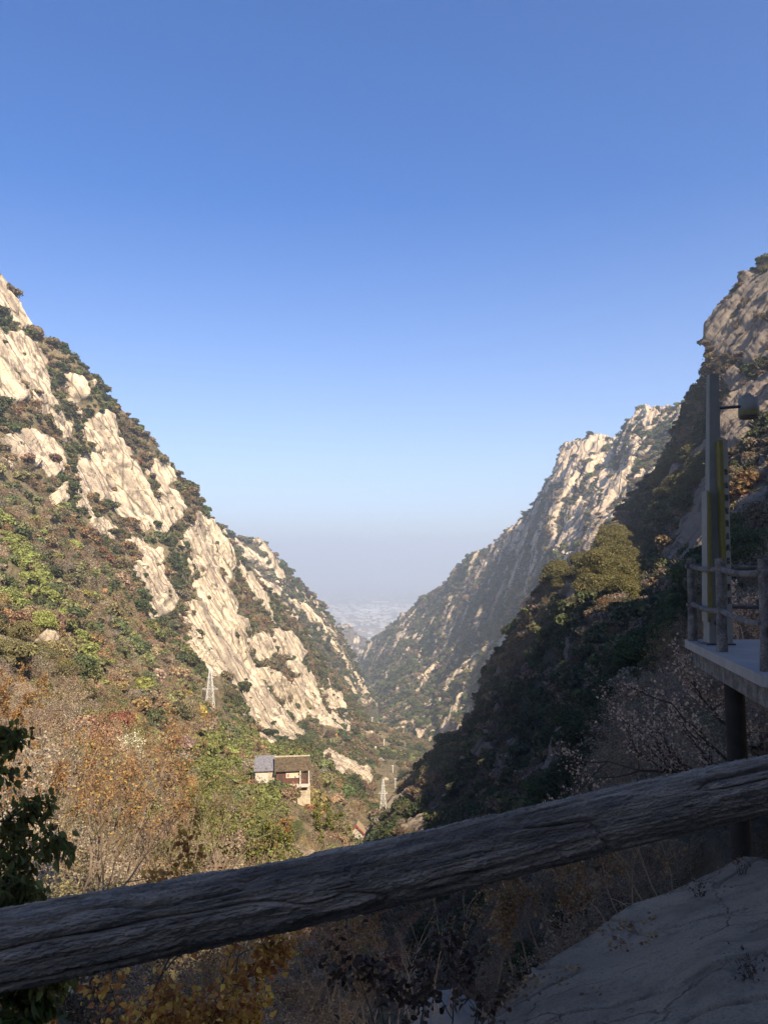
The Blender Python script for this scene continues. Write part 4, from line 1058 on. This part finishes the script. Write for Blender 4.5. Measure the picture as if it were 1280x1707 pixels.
# ---------------------------------------------------------------- plants close to the viewer
def near_leaf_mat(name, base, trans=.3):
    m, t, b = new_mat(name, .6, .3); g = N(t)
    lv = g.n('Attribute', attribute_name='lv').outputs['Fac']; P = g.n('TexCoord').outputs['Object']
    hs = g.n('HueSaturation'); hs.inputs['Color'].default_value = tuple(base)+(1,)
    g.L(g.math('ADD', .46, g.math('MULTIPLY', lv, .07)), hs.inputs['Hue']); g.L(g.math('ADD', .5, g.math('MULTIPLY', lv, 1.0)), hs.inputs['Value'])
    c = g.mix(g.ramp(g.noise(P, 30, 3), [(.55, 0), (.7, .6)]), hs.outputs[0], (base[0]*1.1+.03, base[1]*.7, base[2]*.5))
    g.L(c, b.inputs['Base Color']); tr = g.n('BsdfTranslucent'); g.L(c, tr.inputs['Color'])
    mx = g.n('MixShader'); mx.inputs[0].default_value = trans; out = t.nodes['Material Output']
    g.L(b.outputs[0], mx.inputs[1]); g.L(tr.outputs[0], mx.inputs[2]); g.L(mx.outputs[0], out.inputs[0]); return m
def leaves(P, Dr, L, w, rng, fold=.35):
    """pointed folded leaves: base points, directions, lengths"""
    n = len(P); Dr = Dr/np.linalg.norm(Dr, axis=1)[:, None]; t = rng.normal(size=(n, 3)); S = np.cross(Dr, t); S /= np.linalg.norm(S, axis=1)[:, None]; U = np.cross(S, Dr)
    L = L[:, None]; s = L*w; f = fold*s
    b = P; l1 = P+Dr*L*.28-S*s+U*f; l2 = P+Dr*L*.62-S*s*.8+U*f*.8; tp = P+Dr*L-U*L*.1; r2 = P+Dr*L*.62+S*s*.8+U*f*.8; r1 = P+Dr*L*.28+S*s+U*f
    V = np.stack([b, l1, l2, tp, r2, r1], 1).reshape(-1, 3); o = (np.arange(n)*6)[:, None]
    q = np.concatenate([o+[0, 1, 2, 3], o+[0, 3, 4, 5]], 0); return V, q
def branch(p0, d0, length, r0, rng, levels, kids, spread, grav=0., steps=6, ratio=.6, wander=.25):
    segs, nodes = [], []
    def rec(p, d, L, r, lv):
        p = np.array(p, float); d = np.array(d, float)/np.linalg.norm(d)
        for i in range(steps):
            d = d+rng.normal(size=3)*wander*.4; d[2] += grav/steps; d /= np.linalg.norm(d); q = p+d*L/steps
            segs.append([*p, *q, r*(1-.8*i/steps), r*(1-.8*(i+1)/steps)]); p = q
            if lv == 0 or (lv == 1 and i > steps*.6): nodes.append([*p, *d])
            if lv > 0 and i >= 1:
                for _ in range(kids):
                    if rng.rand() < .75:
                        dd = d+rng.normal(size=3)*spread; rec(p, dd, L*ratio*rng.uniform(.6, 1.1)*(1-.35*i/steps), r*.5*(1-.4*i/steps), lv-1)
    rec(p0, d0, length, r0, levels); return np.array(segs), np.array(nodes)
def near_plant(name, label, cat, roots, leafm, woodm, seed, per=2, L=.07, w=.3, droop=.6, jit=.03, group=None, keep=1.0, leafname='leaves', **kw):
    rng = np.random.RandomState(seed); S, Nd = [], []
    for p0, d0, ln, r0 in roots:
        s, n = branch(p0, d0, ln, r0, rng, **kw)
        S.append(s); Nd.append(n)
    S = np.concatenate(S); Nd = np.concatenate(Nd); v, q = seg_mesh(S)
    base = Vector(roots[0][0]); root = empty(name, base); tag(root, label, cat, group)
    o = link('branches', raw_mesh('branches', v-np.array(base), q.ravel(), np.full(len(q), 4), (woodm,)), root)
    if leafm:
        k = np.repeat(np.arange(len(Nd)), per); k = k[rng.rand(len(k)) < keep]
        P = Nd[k, :3]+rng.normal(size=(len(k), 3))*jit-np.array(base); Dr = Nd[k, 3:]*.4+rng.normal(size=(len(k), 3))*.55; Dr[:, 2] -= droop
        V, q = leaves(P, Dr, L*rng.uniform(.55, 1.25, len(k)), w, rng)
        me = raw_mesh(leafname, V, q.ravel(), np.full(len(q), 4), (leafm,)); lv = rng.rand(len(k)); a = me.attributes.new('lv', 'FLOAT', 'FACE'); a.data.foreach_set('value', np.r_[lv, lv].astype(np.float32))
        link(leafname, me, root)
    return root
WOODD = simple_mat('dark_twigs', (.06, .05, .042), .9, .3, 20); WOODP = simple_mat('pale_dry_twigs', (.30, .23, .17), .9, .3, 20); WOODB = simple_mat('brown_twigs', (.15, .115, .085), .9, .3, 12)
LGREEN = near_leaf_mat('dull_green_leaves', (.14, .15, .04), .45); LORANGE = near_leaf_mat('orange_leaves', (.26, .155, .06), .35); LDRY = near_leaf_mat('dry_curled_leaves', (.36, .27, .20), .3); LDARK = near_leaf_mat('withered_leaves', (.05, .035, .025), .15)
LRUST = near_leaf_mat('rusty_leaves', (.20, .13, .065), .35); LLIME = near_leaf_mat('yellow_green_leaves', (.17, .18, .055), .4)
def v3(px, py, D): return tuple(at(px, py, D))
near_plant('leafy_tree', 'dark green leafy tree with drooping pointed leaves at the left edge above the rail', 'tree',
    [(v3(-250+8*k, 1392+20*k, 4.6+.12*(k % 4)), (1, .1*(k % 3), .5-.06*k), .80+.09*(k % 4), .014) for k in range(9)],
    LGREEN, WOODD, 5, per=2, L=.068, w=.27, droop=1.0, keep=.75, levels=2, kids=2, spread=.6, grav=-.55, steps=6, ratio=.42, jit=.035)
near_plant('leafy_sapling', 'green leafy sapling poking up below the rail at the lower left corner', 'sapling',
    [(v3(-160, 1900, 4.6), (.5, .1, .8), .85, .018), (v3(-60, 1950, 4.8), (.25, 0, 1), .85, .018)],
    near_leaf_mat('fresh_green_leaves', (.08, .12, .03)), WOODD, 6, per=3, L=.11, w=.24, droop=.8, levels=2, kids=2, spread=.5, grav=-.2, ratio=.45)
near_plant('orange_shrub', 'orange leaved shrub in shade under the rail at the lower left', 'shrub',
    [(v3(150, 1960, 7.5), (.1, .1, 1), 2.2, .03), (v3(260, 1990, 7.3), (.15, 0, 1), 2.1, .03), (v3(330, 1960, 8.0), (.1, 0, 1), 1.7, .03), (v3(60, 1900, 8.2), (0, 0, 1), 1.6, .03)],
    near_leaf_mat('amber_leaves', (.42, .24, .06), .45), WOODD, 7, per=3, L=.065, w=.38, droop=.5, levels=2, kids=2, spread=.7, ratio=.5, jit=.05)
near_plant('withered_plant', 'withered dark plant with curled leaves in front of the pale boulder', 'plant',
    [(v3(640, 1800, 5.0), (-.1, 0, 1), .75, .008), (v3(690, 1810, 5.1), (.05, .1, 1), .9, .009), (v3(735, 1810, 5.0), (.1, 0, 1), .8, .008), (v3(775, 1800, 5.2), (.25, 0, 1), .65, .008), (v3(660, 1810, 5.1), (-.25, .1, 1), .6, .008)],
    LDARK, WOODD, 8, per=2, L=.05, w=.35, droop=.4, levels=2, kids=1, spread=.55, ratio=.5, wander=.2, keep=.7)
near_plant('dry_shrub', 'pinkish dry bare stems catching light under the middle of the rail', 'shrub',
    [(v3(650+12*k, 1720-4*k, 11.0+.12*k), (random.uniform(-.3, .5), .1, 1), random.uniform(.9, 1.5), .012) for k in range(10)],
    LRUST, WOODP, 9, per=1, L=.03, w=.4, levels=2, kids=1, spread=.3, ratio=.5, keep=.3, grav=.2)
near_plant('dry_leaved_tree', 'low dark limbed tree with dry pinkish leaves coloured pale as if sunlit beside the platform column', 'tree',
    [(v3(1330, 1400, 12.2), (-.9, .1, .45), 2.7, .06), (v3(1330, 1380, 12.4), (-.9, .1, .75), 2.6, .05), (v3(1330, 1330, 12.6), (-.9, .15, .35), 2.9, .05), (v3(1330, 1300, 12.3), (-1, .1, .6), 2.1, .04)],
    LDRY, WOODD, 10, per=3, keep=.7, L=.045, w=.4, droop=.0, levels=2, kids=2, spread=.5, grav=.35, ratio=.48, jit=.05)  # leaf colour kept pale to stand in for a patch of sun
near_plant('dry_leaved_shrub', 'golden dry shrub seen through the platform railing', 'shrub',
    [(v3(1190+14*k, 1110, 14.5+.2*(k % 3)), (random.uniform(-.2, .3), 0, 1), random.uniform(.9, 1.5), .02) for k in range(9)],
    LDRY, WOODP, 11, per=3, L=.06, w=.35, droop=.1, levels=2, kids=1, spread=.45, ratio=.5, jit=.05)
near_plant('twiggy_shrub', 'pale twiggy shrub below the rail left of the granite slab', 'shrub',
    [(v3(1010+22*k, 1540-10*k, 11.5), (random.uniform(-.8, .1), 0, .8), random.uniform(.8, 1.4), .014) for k in range(6)],
    LRUST, WOODP, 12, per=1, L=.04, w=.4, levels=2, kids=2, spread=.45, ratio=.5, keep=.6)
near_plant('brown_shrub', 'shady brown shrub with sparse leaves right of the dry stems', 'shrub',
    [(v3(830+25*k, 1640-14*k, 10.5), (random.uniform(-.4, .3), 0, 1), random.uniform(.7, 1.3), .014) for k in range(6)],
    LRUST, WOODB, 13, per=2, L=.04, w=.4, levels=2, kids=2, spread=.5, ratio=.5, keep=.8)
# the big bare shrubs of the near hillside
spots = [(150,1530,17,4.6,'fan-shaped bare shrub with orange leaves rising above the rail at the far left', LORANGE), (40,1420,24,4.6,'tall bare shrub with orange flecks behind the dark leafy tree', LORANGE),
         (250,1500,20,4.6,'widest grey-brown bare shrub leaning right over the rail', LRUST), (330,1470,26,4.8,'bare shrub with rusty leaves between the widest shrub and the yellow-green thicket', LRUST),
         (110,1330,33,5.2,'pale grey twiggy shrub higher up the left hillside', LRUST), (230,1340,38,5.5,'tall twiggy shrub in the middle of the left hillside', LRUST), (430,1440,40,3.3,'yellow-green shrub below the slate roofed shed', LLIME),
         (20,1240,42,5.0,'twiggy shrub with orange leaves at the left edge of the hillside', LORANGE), (370,1420,34,4.2,'yellow-green shrub left of the house above the rail', LLIME),
         (480,1410,48,2.4,'orange leaved shrub directly below the stone base of the house', LORANGE), (540,1405,60,3.4,'lime and ochre shrub between the house and the gabled building', LLIME),
         (430,1620,24,3.4,'brown leafy shrub below the rail left of centre', LRUST), (530,1640,28,3.8,'brown shrub with russet leaves just under the middle of the rail', LRUST), (340,1680,17,2.6,'dark brown shrub at the bottom beside the orange one', LRUST), (610,1600,45,4.0,'bright orange shrub under the centre of the rail', LORANGE), (590,1700,26,2.8,'russet twiggy shrub at the bottom centre', LRUST)]
for k, (px, py, D, H, lb, lm) in enumerate(spots):
    rg = random.Random(k); b = at(px, py, D)
    near_plant('hillside_shrub', lb, 'shrub', [((b.x+rg.uniform(-.5, .5), b.y+rg.uniform(-.5, .5), b.z-.6), (rg.uniform(-.55, .65), rg.uniform(-.3, .3), 1), H*rg.uniform(.55, .8), .035) for _ in range(6)],
        lm, WOODB, 40+k, per=2 if lm in (LLIME, LORANGE) else 1, L=.03+.0017*D, w=.38, droop=.1, levels=3, kids=1, spread=.42, grav=.25, ratio=.55, wander=.22, keep=.6 if lm in (LLIME, LORANGE) else .45, jit=.06, group='large shrubs of the near hillside')
# pale boulder
def boulder(name, label, c, r, seed, mat):
    bm = bmesh.new(); bmesh.ops.create_icosphere(bm, subdivisions=5, radius=1); V = np.array([v.co[:] for v in bm.verts]); Fq = [[v.index for v in f.verts] for f in bm.faces]; bm.free()
    d = 1+.22*fbm(V.astype(np.float32)*1.1+seed, 4, .5)+.03*fbm(V.astype(np.float32)*7, 3)
    V = V*d[:, None]*np.array(r); me = raw_mesh(name, V, [i for f in Fq for i in f], [3]*len(Fq), (mat,), smooth=True); o = link(name, me); o.location = c; tag(o, label, 'rock'); return o
boulder('boulder', 'pale rounded boulder behind the withered plant at the bottom', at(748, 1735, 12.5), (.62, .6, .62), 3, simple_mat('pale_boulder_stone', (.21, .185, .15), .9, .3, 3, bump=.02))

# dead leaves and dry tufts lying on the granite slab
def litter():
    S = SURF['granite_slab']; P = S['P'].reshape(-1, 3); rng = np.random.RandomState(31); x, y = proj(P)
    w = ((x < 1300) & (y > 1425) & (y < 1760)).astype(float)*(fbm(P.astype(np.float32)*1.3, 3) > .25); idx = rng.choice(len(P), 420, p=w/w.sum())
    Q = P[idx]+np.array([0, 0, .02]); Dr = rng.normal(size=(420, 3)); Dr[:, 2] *= .15
    V, q = leaves(Q, Dr, rng.uniform(.02, .05, 420), .35, rng, .6)
    me = raw_mesh('fallen_leaves', V, q.ravel(), np.full(len(q), 4), (LRUST,)); lv = rng.rand(420); a = me.attributes.new('lv', 'FLOAT', 'FACE'); a.data.foreach_set('value', np.r_[lv, lv].astype(np.float32))
    tag(link('fallen_leaves', me), 'scatter of small dead leaves lying on the granite slab', 'leaves', None, 'stuff')
litter()
for k, (px, py) in enumerate(((1165, 1500), (1235, 1455), (1060, 1560), (1262, 1640))):
    S = SURF['granite_slab']['P'].reshape(-1, 3); x, y = proj(S); i = int(np.argmin((x-px)**2+(y-py)**2)); c = S[i]
    near_plant('dry_tuft', 'small dark dry tuft rooted in a crack of the granite slab', 'plant', [((c[0]+random.uniform(-.05, .05), c[1], c[2]-.03), (random.uniform(-.5, .5), random.uniform(-.5, .5), 1), .16, .004) for _ in range(7)],
        LDARK, WOODD, 70+k, per=1, L=.025, w=.3, droop=.1, levels=1, kids=1, spread=.6, steps=4, group='dry tufts on the granite slab')
wk = MB().prism([(-1.9, 1.22), (-1.9, -3), (3.0, -3), (3.0, 2.3)], -1.9, -1.72).build('path', SLABM); tag(wk, 'concrete path the viewer stands on', 'path', None, 'structure')

# ---------------------------------------------------------------- haze
def haze():
    x0, x1, y0, y1, z0, z1 = -61000, 61000, -61000, 61000, -601.5, 420
    V = [(x, y, z) for x in (x0, x1) for y in (y0, y1) for z in (z0, z1)]
    Fc = [0,1,3,2, 4,6,7,5, 0,4,5,1, 2,3,7,6, 0,2,6,4, 1,5,7,3]
    m = bpy.data.materials.new('haze_air'); m.use_nodes = True; t = m.node_tree; t.nodes.clear()
    out = t.nodes.new('ShaderNodeOutputMaterial'); v = t.nodes.new('ShaderNodeVolumePrincipled')
    v.inputs['Color'].default_value = (.69, .80, .94, 1); v.inputs['Density'].default_value = 1.8e-4
    v.inputs['Anisotropy'].default_value = 0.25
    t.links.new(v.outputs[0], out.inputs['Volume'])
    o = link('haze', raw_mesh('haze', np.array(V), Fc, np.full(6, 4), (m,)))
    tag(o, 'pale blue haze filling the valley air', 'haze', None, 'stuff')
haze()
